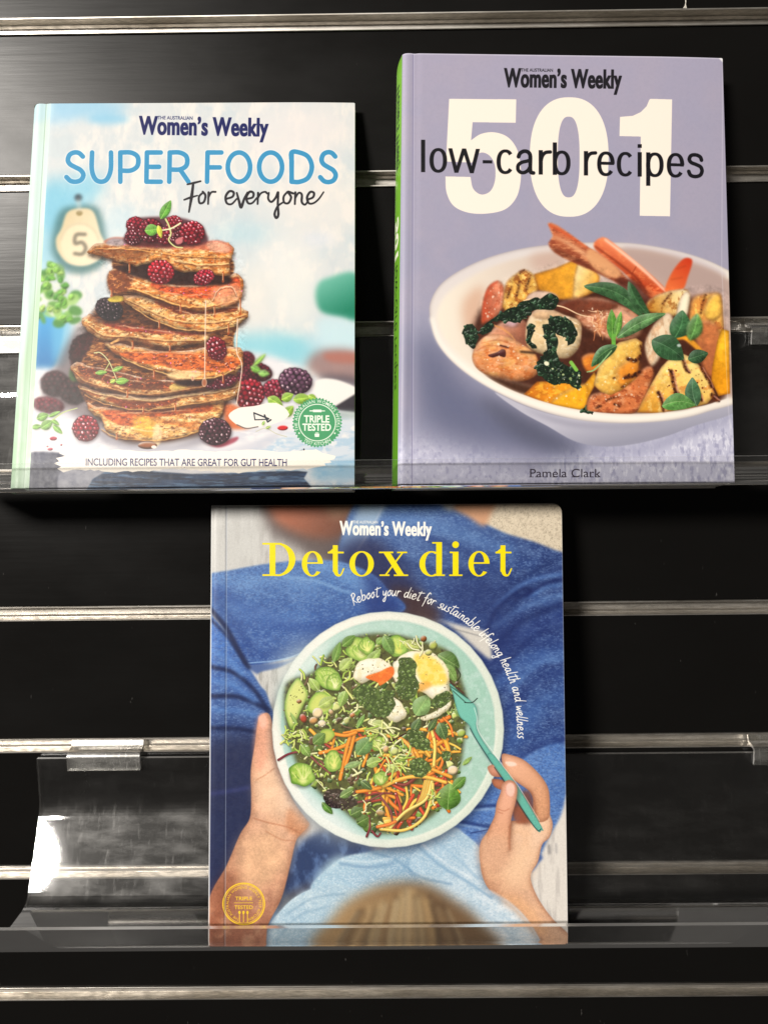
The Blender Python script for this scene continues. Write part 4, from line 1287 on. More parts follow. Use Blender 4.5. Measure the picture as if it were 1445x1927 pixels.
    cv.polys([ell(1028, 684, 5, 4, 30)], (236, 232, 200), blur=.5)
    cv.stroke([(1074, 682), (1084, 696)], (120, 176, 70), 7, blur=.5)
    cv.speckle([(1040, 690), (1090, 706), (1086, 728), (1050, 712)], 14, 1, 2.6, [(150, 172, 110), (190, 200, 150)], seed=5, blur=.4)
    # prawn flesh bottom centre
    F([(1106, 776), (1110, 745), (1140, 735), (1180, 720), (1215, 690), (1230, 700), (1215, 745), (1196, 776), (1150, 780)], (206, 116, 66), blur=1.2, nz=[(12, 8, 3, .5, .7, (232, 156, 106), .8), (8, 6, 5, .55, .72, (150, 66, 34), .7)])
    for p in ([(1140, 754), (1160, 746)], [(1122, 768), (1130, 764)], [(1156, 760), (1166, 764)]):
        grill(p, .7, 5)
    # pineapple pieces
    F([(1116, 724), (1126, 690), (1150, 656), (1164, 644), (1196, 636), (1208, 644), (1206, 668), (1200, 690), (1196, 712), (1170, 734), (1148, 744), (1130, 738)], (228, 186, 78), blur=.8, sm=0, emb=(.22, 4, -.4, -.9),
      grad=((1120, 660, (236, 206, 112)), (1200, 720, (214, 146, 50))), nz=[(10, 10, 3, .54, .72, (246, 222, 140), .7)])
    F([(1164, 690), (1190, 676), (1204, 690), (1196, 712), (1170, 728), (1160, 712)], (222, 128, 34), blur=4, alpha=.75)
    for p, w in (([(1176, 710), (1190, 708), (1204, 700)], 8), ([(1180, 674), (1194, 680), (1204, 670)], 6), ([(1204, 650), (1207, 660)], 4), ([(1154, 712), (1156, 711)], 3), ([(1170, 728), (1174, 727)], 4)):
        grill(p, .85, w)
    F([(1198, 776), (1206, 758), (1226, 720), (1244, 690), (1262, 672), (1276, 662), (1300, 672), (1318, 690), (1334, 716), (1346, 742), (1330, 760), (1290, 770), (1240, 779)], (232, 178, 76), blur=.8, sm=0, emb=(.22, 4, -.4, -.9),
      grad=((1270, 670, (244, 218, 132)), (1230, 770, (226, 158, 54))), nz=[(10, 10, 3, .54, .72, (248, 214, 130), .7), (14, 12, 5, .56, .74, (222, 138, 60), .7)])
    for p, w in (([(1262, 698), (1266, 716), (1272, 740), (1276, 746)], 8), ([(1238, 738), (1244, 752), (1248, 772)], 7), ([(1284, 676), (1290, 694), (1296, 700)], 6), ([(1318, 690), (1326, 704), (1334, 716), (1338, 728)], 5),
                 ([(1340, 744), (1350, 752)], 9), ([(1316, 742), (1320, 754)], 6)):
        grill(p, .85, w)
        cv.stroke(np.array(p) + [4, 1], (226, 160, 140), w * .35, blur=.8, alpha=.6)
    cv.speckle([(1240, 700), (1300, 690), (1330, 740), (1250, 770)], 26, .8, 2.4, [(80, 36, 20), (130, 66, 30)], seed=9, blur=.4)
    # right edge pumpkin wedge
    F([(1338, 716), (1340, 690), (1350, 640), (1358, 618), (1372, 622), (1374, 740), (1352, 745)], (244, 172, 30), sm=0, blur=.8, emb=None, grad=((1345, 700, (236, 156, 26)), (1364, 650, (250, 186, 44))))
    cv.stroke([(1274, 636), (1290, 636), (1312, 654), (1326, 672)], (240, 160, 44), [6, 10, 5], blur=1.2)
    F([(1212, 650), (1230, 610), (1250, 590), (1264, 594), (1268, 620), (1250, 660), (1226, 690)], (232, 208, 176), blur=1.6, nz=[(8, 16, 3, .5, .7, (206, 160, 120), .7)])
    gl([(900, 650), (950, 636), (1000, 665), (1000, 710), (930, 706)], 34, 1)
    gl([(910, 560), (940, 535), (945, 575), (915, 600)], 14, 2)
    gl([(1110, 745), (1190, 720), (1205, 760), (1130, 775)], 24, 3)
    gl([(1120, 690), (1190, 645), (1195, 700), (1140, 735)], 18, 4)
    gl([(1220, 745), (1275, 675), (1330, 715), (1300, 760)], 24, 5)
    gl([(1000, 740), (1100, 715), (1095, 765), (1040, 760)], 22, 6)
    gl([(1090, 572), (1200, 595), (1195, 630), (1110, 612)], 22, 7)
    for q_, w_ in (([(1290, 500), (1272, 506)], 1.6), ([(1284, 522), (1262, 526)], 1.6)):
        cv.stroke(q_, (140, 52, 28), w_, sm=0, blur=1.2, alpha=.55)
    # leaves
    G1, G2 = (52, 92, 54), (86, 142, 62)
    cv.leaf((1098, 538), (1212, 600), 30, (58, 98, 58), (120, 156, 110), bend=-.14, blur=.4)
    cv.leaf((1182, 530), (1224, 596), 22, (48, 84, 48), bend=.08, blur=.8)
    cv.leaf((1160, 636), (1252, 590), 26, (98, 146, 86), (176, 206, 160), bend=-.06)
    cv.leaf((1152, 640), (1150, 582), 20, (88, 150, 56), (150, 196, 100))
    cv.leaf((1158, 634), (1168, 586), 14, (104, 168, 66), (160, 206, 110))
    cv.stroke([(1154, 632), (1154, 650)], (104, 166, 66), 8, blur=.5)
    cv.leaf((1160, 650), (1112, 690), 24, (62, 106, 60), (130, 170, 110), bend=.08)
    cv.stroke([(1150, 660), (1120, 694), (1104, 700)], (150, 190, 130), [2, 3, 2], blur=.5)
    cv.leaf((1268, 636), (1284, 584), 40, (58, 104, 62), bend=.1, blur=.6)
    cv.leaf((1298, 640), (1312, 590), 30, (92, 140, 70), bend=.05, blur=1.2)
    cv.leaf((1226, 640), (1286, 676), 46, (52, 92, 56), (110, 150, 110), bend=-.06)
    cv.leaf((1294, 676), (1332, 664), 26, (50, 86, 54), (110, 144, 104))
    cv.leaf((1310, 764), (1302, 710), 30, (70, 112, 76), (130, 166, 130), bend=-.06)
    cv.leaf((1245, 764), (1308, 762), 32, (96, 156, 76), (180, 210, 140), bend=-.12)
    cv.polys([ell(1277, 650, 4, 3)], (220, 232, 226), blur=1, alpha=.8)

    food = [(890, 640), (905, 560), (940, 525), (1000, 505), (1090, 484), (1130, 500), (1250, 540), (1370, 550), (1372, 740), (1300, 762), (1200, 772), (1100, 768), (1000, 740), (930, 712)]
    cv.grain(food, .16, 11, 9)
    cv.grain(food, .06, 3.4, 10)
    # ---- lettering
    IV = (241, 231, 218)
    INK = (30, 28, 34)
    five = [(845, 186), (971, 187), (970, 231), (889, 230), (886, 264)] + list(spline([(886, 264), (905, 252), (930, 249), (955, 258), (972, 280), (979, 310), (979, 342), (971, 372), (950, 394), (915, 402), (880, 400), (853, 387), (840, 362), (838, 332)], 6, False)) + \
        list(spline([(885, 333), (890, 355), (905, 366), (922, 360), (931, 340), (931, 312), (922, 294), (908, 287), (896, 292), (888, 306)], 6, False)) + [(839, 304)]
    cv.fill(five, IV, sm=0)

    def sup(cx, cy, rx, ry, e, n=72):
        t = np.linspace(0, 2 * math.pi, n, endpoint=False)
        return np.stack([cx + rx * np.sign(np.cos(t)) * np.abs(np.cos(t)) ** (2 / e), cy + ry * np.sign(np.sin(t)) * np.abs(np.sin(t)) ** (2 / e)], 1)
    o = cv.T(sup(1070.5, 295.5, 74, 112.5, 2.35))
    i = cv.T(sup(1069.5, 295.5, 20.5, 76, 2.6))
    M, box = cv.raster([cv.orient(o), cv.orient(i)[::-1]], 2)
    cv.put(M, box, IV)
    cv.fill([(1223, 186), (1264, 187), (1260, 407), (1203, 406), (1205, 257), (1165, 256), (1166, 220), (1190, 218), (1205, 211), (1216, 200), (1221, 188)], IV, sm=0)
    masthead(cv, 948, 163, 1169, 166, 35, INK, 6)
    # low-carb recipes: even strokes, slightly narrow
    SW = 7.1

    def by(x):
        return 324 + (x - 795) * 0.0205

    def L(strokes, w=SW):
        cv.polys([q for s_ in strokes for q in cv.stroke_polys([(x, by(x) - y) for x, y in s_], w, sm=0, cap=False)], (22, 21, 26))

    def ring(x0, x1, a0=0, a1=360, n=40, h=46):
        e = ell((x0 + x1) / 2, 0, (x1 - x0) / 2 - SW / 2, (h + 1.5) / 2 - SW / 2 + .6, n=n, a0=a0, a1=a1)
        P = [(x, h / 2 - y) for x, y in e]
        return P + P[:1] if a1 - a0 >= 360 else P
    INKB = (22, 21, 26)

    def bowl(x0, x1, a0=0, a1=360, thick=7.8, thin=5.8, h=46.5):
        cx, rx, ry = (x0 + x1) / 2, (x1 - x0) / 2, h / 2
        t = np.radians(np.linspace(a0, a1, 73))
        ex = 2 / 2.25
        cs, sn = np.sign(np.cos(t)) * np.abs(np.cos(t)) ** ex, np.sign(np.sin(t)) * np.abs(np.sin(t)) ** ex
        o = [(cx + rx * c, by(cx) - h / 2 + .5 + ry * q) for c, q in zip(cs, sn)]
        i_ = [(cx + (rx - thick) * c, by(cx) - h / 2 + .5 + (ry - thin) * q) for c, q in zip(cs, sn)]
        cv.polys([np.array([o[k], o[k + 1], i_[k + 1], i_[k]]) for k in range(72)], INKB)

    def bar(x, y0, y1, w=7.8):
        cv.polys([np.array([(x - w / 2, by(x) - y0), (x + w / 2, by(x) - y0), (x + w / 2, by(x) - y1), (x - w / 2, by(x) - y1)])], INKB)

    def arm_r(x):
        bar(x, 0, 46)
        L([spline([(x, 24), (x + 3, 35), (x + 9, 41.5), (x + 19, 43)], 10, False)], 6.6)

    def e_(x0, x1):
        bowl(x0, x1, 38, 360)
        cv.polys([np.array([(x0 + 5, by(x0) - 26.5), (x1 - 1, by(x1) - 26.5), (x1 - 1, by(x1) - 20.8), (x0 + 5, by(x0) - 20.8)])], INKB)
    bar(796, 0, 61)
    bowl(808, 841)
    for k, (xa, xb) in enumerate(((847, 858.5), (873, 858.5), (873, 887.5), (899, 887.5))):
        ya, yb = by(xa) - 46, by(xb)
        cv.polys([np.array([(xa - 3.8, ya), (xa + 3.8, ya), (xb + 3.6, yb), (xb - 3.6, yb)])], INKB)
    cv.polys([np.array([(908, by(908) - 25), (926, by(926) - 25), (926, by(926) - 19), (908, by(908) - 19)])], INKB)
    bowl(934, 967, 40, 320)
    L([spline([(975, 32), (978, 39), (985, 43.2), (992, 42.5), (996.5, 38), (997.4, 30), (997.4, 10), (998.5, 4), (1004, 2.6)], 10, False)], 7.2)
    L([spline([(997, 26.5), (990, 24.5), (981, 22), (975, 17), (974.2, 9), (979, 3.6), (986, 3.2), (993, 7.5), (997, 14)], 10, False)], 6.6)
    arm_r(1017)
    bar(1043.5, 0, 61)
    bowl(1040, 1073)
    arm_r(1102)
    e_(1123, 1156)
    bowl(1160, 1192, 40, 320)
    bar(1203, 0, 46)
    bar(1203, 54, 61)
    bar(1219, -17, 46)
    bowl(1215, 1248)
    e_(1254, 1287)
    L([spline([(1320, 33), (1317, 40), (1309, 43.4), (1300, 42), (1296.5, 35), (1300, 29), (1309, 25.5), (1318, 21), (1320.5, 13), (1317, 5.5), (1308, 2.6), (1299, 5), (1295, 13)], 10, False)], 6.8)
    # author line, small slab capitals
    cv.text('Pamela Clark', 997, 898, 1130, 898, 15.5, (44, 36, 50), bold=.0)
    for x in (999, 1010, 1026, 1042, 1058, 1079, 1112, 1122):
        cv.stroke([(x - 3, 897.5), (x + 4, 897.5)], (44, 36, 50), 1.2, sm=0)
    # hinge crease and worn right edge
    cv.stroke([(777, 60), (777, 104), (775, 915), (775, 960)], (120, 116, 150), 1.4, sm=0, blur=.4, alpha=.85)
    cv.stroke([(779, 60), (779, 104), (777, 915), (777, 960)], (196, 192, 214), 1.2, sm=0, blur=.5, alpha=.6)
    cv.stroke([(1360, 104), (1358, 500), (1370, 760), (1384, 914)], (226, 222, 230), 1.2, sm=0, blur=.5, alpha=.4)
    cv.stroke([(757, 101), (1360, 109)], (226, 222, 236), 1.6, sm=0, blur=.5, alpha=.6)
    cv.fill([(1352, 107), (1362, 107), (1362, 118)], (238, 236, 238), sm=0, blur=.8)
    cv.stroke([(751, 100), (749, 500), (748, 915)], (214, 212, 230), 3, sm=0, blur=1, alpha=.5)
    return cv


CV_LC = paint_prawns()


def paint_spine():
    cv = Canvas([(0, 0), (60, 0), (60, 800), (0, 800)], [(0, 277), (21, 277), (21, 0), (0, 0)], ppm=4.6, pad=0.0, seed=4)
    cv.fill([(-5, -5), (65, -5), (65, 805), (-5, 805)], (108, 170, 44), sm=0, grad=((30, 0, (128, 190, 60)), (30, 800, (96, 156, 40))))
    cv.text("Women\u2019s Weekly", 16, 40, 16, 210, 30, (40, 60, 30), bold=.03)
    cv.text("501", 14, 300, 14, 375, 34, (246, 246, 226), bold=.04)
    cv.text("low-carb recipes", 16, 390, 16, 620, 28, (30, 44, 26))
    cv.u0, cv.v0, cv.du, cv.dv = 0.0, 0.0, 1.0, 1.0
    return cv


SPINE_CV = paint_spine()

# ------------------------------------------------------------------ cover: salad plate held over jeans
def paint_salad():
    cv = Canvas([(397, 951), (1057, 947), (1069, 1780), (391, 1781)], DX_UV, ppm=4.4, seed=3)
    cv.fill([(350, 900), (1120, 900), (1120, 1830), (350, 1830)], (198, 196, 192), sm=0, nz=[(14, 60, 1, .45, .65, (176, 172, 168), .8), (6, 40, 2, .5, .7, (214, 212, 208), .7)])
    DEN = dict(nz=[(16, 9, 3, .42, .66, (120, 154, 202), .28), (3, 2, 5, .42, .7, (60, 84, 140), .55), (44, 30, 7, .45, .65, (50, 80, 144), .3), (4, 2, 8, .5, .72, (136, 168, 212), .4)])

    def fold(pts, w, c=(22, 36, 84), a=.8, b=3.0):
        cv.stroke(pts, c, w, blur=b, alpha=a)

    def lite(pts, w, c=(132, 172, 218), a=.6, b=2.5):
        cv.stroke(pts, c, w, blur=b, alpha=a)
    # top: feet and blurred floor
    cv.fill([(500, 930), (700, 930), (760, 1060), (640, 1075), (560, 1030), (510, 1000)], (96, 84, 82), blur=10, alpha=.95)
    cv.fill([(512, 930), (676, 930), (668, 975), (640, 1010), (590, 1012), (540, 995), (512, 970)], (146, 94, 70), blur=8, grad=((530, 960, (178, 108, 80)), (650, 1000, (110, 72, 58))))
    cv.fill([(610, 930), (690, 930), (664, 962), (625, 975)], (150, 116, 92), blur=7, alpha=.8)
    cv.fill([(400, 940), (480, 940), (490, 1060), (400, 1080)], (206, 206, 202), blur=10, alpha=.7)
    # right thigh runs across the top
    cv.fill([(684, 930), (800, 935), (880, 965), (960, 1005), (1080, 1045), (1090, 1560), (1040, 1600), (960, 1540), (900, 1330), (830, 1180), (760, 1140), (700, 1120), (650, 1060), (640, 1020)], (64, 100, 172), blur=2.5,
            grad=((720, 960, (96, 130, 182)), (880, 1160, (44, 62, 116))), **DEN)
    cv.fill([(690, 930), (734, 930), (708, 985), (668, 1050), (640, 1080), (636, 1040), (664, 980)], (150, 176, 206), blur=4, grad=((700, 950, (166, 190, 214)), (660, 1060, (96, 128, 176))))
    cv.stroke([(728, 935), (704, 985), (664, 1050)], (196, 208, 222), 3, blur=1.5, alpha=.7)
    cv.fill([(640, 1030), (700, 1010), (760, 1060), (800, 1130), (780, 1160), (700, 1120), (640, 1070)], (40, 42, 78), blur=12, alpha=.85)
    cv.fill([(730, 1105), (800, 1120), (830, 1170), (740, 1160)], (70, 50, 50), blur=8, alpha=.9)
    cv.fill([(880, 940), (1080, 930), (1080, 1036), (1000, 1018), (940, 998), (895, 972)], (222, 208, 184), blur=2.2, nz=[(5, 5, 3, .5, .72, (196, 182, 160), .7), (2, 2, 4, .6, .75, (150, 138, 120), .6)])
    cv.fill([(845, 935), (930, 935), (922, 970), (910, 990), (880, 972), (850, 955)], (206, 156, 122), blur=4)
    cv.fill([(828, 935), (856, 935), (850, 960), (836, 955)], (190, 190, 186), blur=4)
    for p in ([(740, 1050), (820, 1075), (900, 1080)], [(960, 1150), (990, 1110), (1062, 1090)], [(930, 1165), (975, 1095), (1050, 1050)]):
        fold(p, 10, a=.5, b=6)
    fold([(915, 1190), (935, 1145), (980, 1110), (1000, 1112), (970, 1128)], 7, (24, 34, 84), .85, 2.5)
    fold([(990, 1120), (1030, 1096), (1064, 1090)], 5, (26, 38, 92), .8, 2)
    lite([(930, 1140), (975, 1104), (1015, 1088), (1062, 1080)], 6, (96, 136, 200), .7)
    lite([(1000, 1122), (1030, 1105), (1064, 1100)], 5, (88, 130, 196), .6)
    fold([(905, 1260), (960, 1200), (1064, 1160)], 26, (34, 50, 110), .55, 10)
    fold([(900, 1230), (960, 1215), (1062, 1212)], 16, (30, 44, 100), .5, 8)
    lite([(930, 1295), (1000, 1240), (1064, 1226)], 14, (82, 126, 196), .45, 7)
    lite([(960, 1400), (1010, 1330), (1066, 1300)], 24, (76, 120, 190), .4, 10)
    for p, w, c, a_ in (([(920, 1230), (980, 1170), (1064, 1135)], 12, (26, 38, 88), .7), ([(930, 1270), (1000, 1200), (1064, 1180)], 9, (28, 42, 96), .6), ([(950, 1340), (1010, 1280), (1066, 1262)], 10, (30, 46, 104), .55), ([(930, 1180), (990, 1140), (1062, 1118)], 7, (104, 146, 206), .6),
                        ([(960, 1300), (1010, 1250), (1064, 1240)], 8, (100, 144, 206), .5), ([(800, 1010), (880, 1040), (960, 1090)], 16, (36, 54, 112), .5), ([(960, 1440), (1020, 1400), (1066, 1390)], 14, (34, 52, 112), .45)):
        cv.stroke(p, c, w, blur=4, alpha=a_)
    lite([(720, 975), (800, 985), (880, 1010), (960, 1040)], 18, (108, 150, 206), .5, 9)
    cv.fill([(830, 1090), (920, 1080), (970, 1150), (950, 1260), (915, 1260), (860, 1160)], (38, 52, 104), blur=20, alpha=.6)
    cv.fill([(880, 1180), (915, 1192), (925, 1240), (900, 1225), (850, 1180), (820, 1166)], (206, 202, 194), blur=2.5)
    cv.stroke([(848, 1182), (900, 1196), (918, 1200)], (120, 120, 124), 2, blur=1, alpha=.7)
    # left thigh
    cv.fill([(370, 1088), (440, 1072), (510, 1060), (570, 1055), (640, 1057), (700, 1080), (730, 1110), (760, 1150), (640, 1190), (590, 1222), (545, 1238), (465, 1252), (440, 1215), (400, 1150), (370, 1130)], (66, 112, 186), blur=1.6,
            grad=((520, 1070, (94, 136, 194)), (530, 1245, (38, 70, 140))), **DEN)
    cv.fill([(690, 1078), (730, 1110), (760, 1150), (700, 1165), (680, 1120)], (36, 54, 116), blur=9, alpha=.8)
    lite([(535, 1086), (590, 1092), (640, 1110), (662, 1116)], 4, (146, 186, 226), .7, 2)
    lite([(590, 1064), (640, 1076), (690, 1110)], 18, (126, 170, 220), .5, 8)
    cv.stroke([(466, 1248), (520, 1243), (560, 1232), (600, 1208)], (150, 186, 226), 2.6, blur=.7, alpha=.85)
    cv.fill([(470, 1252), (540, 1244), (585, 1224), (560, 1240), (500, 1268), (478, 1265)], (44, 74, 140), blur=2, alpha=.8)
    for p, w, c, a_ in (([(410, 1110), (470, 1150), (560, 1180), (640, 1180)], 20, (40, 72, 144), .45), ([(400, 1120), (440, 1170), (480, 1230)], 12, (30, 54, 116), .6), ([(500, 1230), (560, 1215), (610, 1180)], 14, (34, 60, 126), .55),
                        ([(450, 1100), (520, 1090), (600, 1110)], 14, (128, 168, 216), .45), ([(430, 1140), (500, 1160), (580, 1160)], 10, (120, 160, 212), .4)):
        cv.stroke(p, c, w, blur=7, alpha=a_)
    # lower left shin with folds
    cv.fill([(370, 1150), (400, 1160), (436, 1206), (470, 1258), (490, 1290), (515, 1330), (520, 1500), (480, 1720), (370, 1760)], (58, 98, 172), blur=1.5, grad=((420, 1220, (68, 112, 186)), (450, 1480, (28, 36, 74))), **DEN)
    cv.fill([(370, 1420), (520, 1400), (500, 1600), (440, 1740), (370, 1760)], (36, 42, 74), blur=16, alpha=.9)
    for p, w in (([(392, 1142), (425, 1180), (450, 1225), (468, 1256)], 9), ([(396, 1165), (430, 1200), (462, 1250)], 5), ([(398, 1255), (440, 1266), (480, 1300), (505, 1340)], 8), ([(396, 1310), (450, 1312), (505, 1335)], 9), ([(396, 1370), (450, 1372), (495, 1380)], 8)):
        fold(p, w, (16, 26, 64), .85, 2.2)
    for p in ([(398, 1280), (440, 1290), (480, 1320)], [(400, 1335), (450, 1338), (496, 1350)], [(402, 1225), (430, 1240), (456, 1270)]):
        lite(p, 8, (92, 140, 206), .6, 3)
    cv.stroke([(396, 1494), (430, 1489), (470, 1482)], (60, 66, 120), 5, blur=2.5, alpha=.8)
    # floor boards seen between the legs and at the right edge
    cv.fill([(486, 1268), (530, 1256), (572, 1236), (556, 1270), (530, 1320), (518, 1345), (500, 1300)], (196, 194, 190), blur=1.2, nz=[(6, 30, 2, .5, .7, (150, 148, 144), .8)])
    cv.fill([(1040, 1540), (1090, 1490), (1100, 1800), (1040, 1760), (1000, 1690), (996, 1620)], (222, 216, 208), blur=2.2, nz=[(8, 60, 2, .5, .7, (196, 190, 184), .8)])
    cv.stroke([(1033, 1592), (1034, 1606)], (130, 128, 130), 5, blur=1.6, alpha=.7)
    cv.stroke([(1046, 1588), (1047, 1606)], (150, 148, 150), 3, blur=1.6, alpha=.7)
    # lap below the plate: jeans waist, shirt
    cv.fill([(840, 1560), (900, 1480), (960, 1440), (1040, 1400), (1070, 1420), (1060, 1520), (1030, 1580), (1000, 1640), (960, 1620), (900, 1600)], (84, 124, 190), blur=2, **DEN)
    for p in ([(860, 1545), (920, 1556), (960, 1562)], [(880, 1520), (930, 1516), (970, 1520)]):
        fold(p, 6, (28, 44, 100), .8, 2)
        lite(np.array(p) + [0, 6], 4, (150, 182, 220), .7, 1.4)
    cv.stroke([(885, 1568), (915, 1562), (925, 1560)], (40, 56, 110), 2, blur=.6, alpha=.9)
    cv.fill([(990, 1600), (1020, 1612), (1012, 1625), (996, 1640)], (60, 92, 160), blur=2)
    cv.fill([(470, 1800), (480, 1740), (520, 1690), (560, 1668), (620, 1640), (720, 1600), (840, 1556), (880, 1576), (905, 1600), (900, 1640), (930, 1680), (990, 1720), (1030, 1800)], (176, 204, 222), blur=2,
            grad=((600, 1600, (130, 166, 196)), (880, 1700, (214, 224, 230))), nz=[(40, 26, 3, .42, .65, (150, 184, 208), .35), (3, 2, 5, .5, .7, (214, 228, 236), .3)])
    for q, w_, c_ in (([(560, 1700), (640, 1660), (740, 1640), (840, 1655)], 7, (120, 158, 190)), ([(600, 1720), (680, 1690), (700, 1670)], 6, (126, 162, 192)), ([(830, 1580), (870, 1640), (920, 1690), (970, 1730)], 6, (140, 176, 204)), ([(780, 1600), (850, 1660), (900, 1700), (960, 1760)], 7, (134, 170, 200)), ([(520, 1730), (560, 1700), (620, 1690)], 5, (226, 236, 240)), ([(860, 1600), (890, 1650), (940, 1690)], 6, (240, 244, 246))):
        cv.stroke(q, c_, w_, blur=2.6, alpha=.75)
    cv.fill([(560, 1590), (620, 1560), (700, 1594), (700, 1640), (640, 1640), (600, 1672), (540, 1690), (530, 1640)], (48, 64, 102), blur=6, nz=[(16, 26, 3, .45, .65, (86, 112, 158), .8)])
    cv.fill([(590, 1670), (620, 1620), (650, 1612), (680, 1640), (720, 1620), (740, 1680), (640, 1720)], (176, 204, 218), blur=7, alpha=.9)
    cv.fill([(540, 1760), (520, 1700), (545, 1678), (590, 1662), (560, 1700)], (92, 84, 84), blur=6, alpha=.7)
    cv.fill([(494, 1800), (506, 1750), (540, 1705), (580, 1675), (640, 1668), (680, 1690), (650, 1800)], (166, 196, 210), blur=3, nz=[(20, 14, 5, .45, .7, (196, 216, 226), .8)])
    for p, w in (([(700, 1610), (780, 1612), (850, 1640), (900, 1676)], 14), ([(760, 1590), (826, 1606), (836, 1590)], 8)):
        cv.stroke(p, (104, 146, 182), w, blur=5, alpha=.7)
    lite([(820, 1574), (880, 1620), (900, 1660)], 10, (232, 238, 242), .8, 4)
    lite([(640, 1640), (720, 1625), (800, 1640)], 22, (206, 224, 236), .7, 8)
    LIN = [(26, 18, 3, .42, .66, (150, 182, 204), .45), (2.5, 2, 5, .45, .72, (226, 236, 242), .45), (4, 3, 6, .5, .72, (140, 172, 198), .35)]
    cv.fill([(585, 1672), (620, 1632), (650, 1612), (700, 1602), (770, 1592), (830, 1575), (860, 1640), (800, 1665), (700, 1672), (640, 1690)], (158, 188, 210), blur=1.6, grad=((640, 1610, (176, 204, 220)), (760, 1670, (132, 166, 194))), nz=LIN)
    cv.fill([(486, 1810), (498, 1756), (526, 1716), (556, 1688), (598, 1669), (640, 1664), (672, 1676), (700, 1700), (690, 1810)], (176, 202, 216), blur=.8, sm=4, grad=((540, 1690, (196, 216, 226)), (600, 1790, (140, 172, 194))), nz=LIN)
    cv.fill([(826, 1562), (848, 1558), (880, 1574), (906, 1604), (903, 1640), (922, 1676), (960, 1700), (992, 1730), (1016, 1768), (1032, 1810), (880, 1810), (850, 1724), (800, 1666), (770, 1620)], (206, 220, 230), blur=.9, sm=4, grad=((800, 1640, (168, 196, 216)), (950, 1740, (228, 234, 238))), nz=LIN)
    for q, w_, c_, a_ in (([(640, 1625), (690, 1632), (740, 1625)], 5, (118, 152, 184), .7), ([(700, 1604), (745, 1618), (790, 1650), (850, 1664)], 4, (112, 148, 180), .7), ([(790, 1596), (830, 1630), (880, 1660), (925, 1690)], 4.5, (128, 164, 194), .75),
                          ([(815, 1580), (855, 1610), (900, 1655)], 3.5, (146, 180, 206), .7), ([(540, 1720), (590, 1690), (650, 1682)], 4, (128, 160, 184), .6), ([(520, 1770), (560, 1725), (620, 1705)], 4, (134, 166, 190), .6),
                          ([(796, 1590), (838, 1624), (886, 1652)], 2.5, (236, 242, 246), .7), ([(640, 1618), (690, 1622), (740, 1615)], 3, (214, 228, 236), .7), ([(870, 1700), (930, 1730), (985, 1790)], 4, (178, 198, 214), .7)):
        cv.stroke(q, c_, w_, blur=1.5, alpha=a_)
    # hair at the bottom
    cv.fill([(600, 1800), (630, 1720), (680, 1680), (740, 1660), (800, 1662), (850, 1690), (900, 1730), (930, 1800)], (150, 120, 84), blur=9, grad=((640, 1720, (160, 130, 92)), (820, 1770, (110, 86, 62))))
    rng = np.random.RandomState(3)
    for i in range(90):
        x = 640 + rng.rand() * 230
        y0 = 1668 + abs(x - 770) * .35 + rng.rand() * 20
        c = [(196, 172, 128), (90, 68, 48), (170, 140, 98), (214, 198, 160), (70, 56, 44)][rng.randint(5)]
        cv.stroke([(770 + (x - 770) * .75, y0), (x, y0 + 50), (770 + (x - 770) * 1.15, 1800)], c, 3 + rng.rand() * 7, blur=3.0, alpha=.36)

    # ---- left hand and forearm
    SK, SD, SL = (216, 168, 136), (146, 94, 70), (238, 196, 160)
    arm = [(498, 1342), (508, 1346), (514, 1370), (516, 1410), (530, 1450), (548, 1500), (575, 1540), (582, 1552), (566, 1570), (556, 1586), (546, 1630), (530, 1690), (505, 1740), (486, 1800), (370, 1800), (394, 1690), (426, 1630), (452, 1570), (470, 1540), (473, 1500), (472, 1450), (480, 1400), (486, 1356)]
    cv.fill(np.array(arm) + [3, 3], (26, 24, 44), blur=4, alpha=.5)
    cv.fill(arm, SK, blur=.7, grad=((560, 1480, (230, 188, 158)), (400, 1740, (150, 94, 72))), edge=(SD, 7, .55), nz=[(20, 20, 3, .45, .7, (226, 176, 140), .5)])
    cv.fill([(478, 1400), (486, 1352), (500, 1344), (506, 1372), (500, 1440), (482, 1450)], (226, 158, 130), blur=4, alpha=.7)
    cv.fill([(486, 1350), (499, 1343), (502, 1362), (494, 1372)], (240, 182, 160), blur=1.5, alpha=.8)
    cv.fill([(500, 1450), (540, 1480), (548, 1530), (500, 1530), (480, 1490)], (240, 200, 166), blur=9, alpha=.75)
    cv.fill([(470, 1570), (530, 1570), (530, 1640), (470, 1680), (440, 1640)], (236, 190, 148), blur=14, alpha=.7)
    cv.fill([(394, 1700), (430, 1640), (450, 1660), (420, 1740), (380, 1800)], (140, 80, 56), blur=9, alpha=.6)
    cv.fill([(545, 1520), (582, 1552), (566, 1572), (540, 1560)], (196, 126, 84), blur=4, alpha=.7)
    for p, w in (([(478, 1540), (505, 1548), (540, 1556), (565, 1568)], 1.8), ([(500, 1564), (530, 1580), (555, 1582)], 1.2), ([(482, 1468), (500, 1458), (516, 1446)], 1.2)):
        cv.stroke(p, (166, 100, 70), w, blur=1.0, alpha=.7)

    # ---- plate
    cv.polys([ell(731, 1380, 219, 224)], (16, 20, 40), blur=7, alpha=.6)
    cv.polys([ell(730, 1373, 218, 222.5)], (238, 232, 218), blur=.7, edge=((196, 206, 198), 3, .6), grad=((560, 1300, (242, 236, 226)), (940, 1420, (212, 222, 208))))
    cv.polys([ell(731, 1374, 201, 206)], (184, 212, 202), blur=1.0, grad=((560, 1440, (216, 226, 222)), (920, 1330, (158, 198, 180))), nz=[(30, 30, 3, .42, .66, (178, 208, 196), .5), (8, 8, 5, .5, .7, (206, 226, 220), .35)])
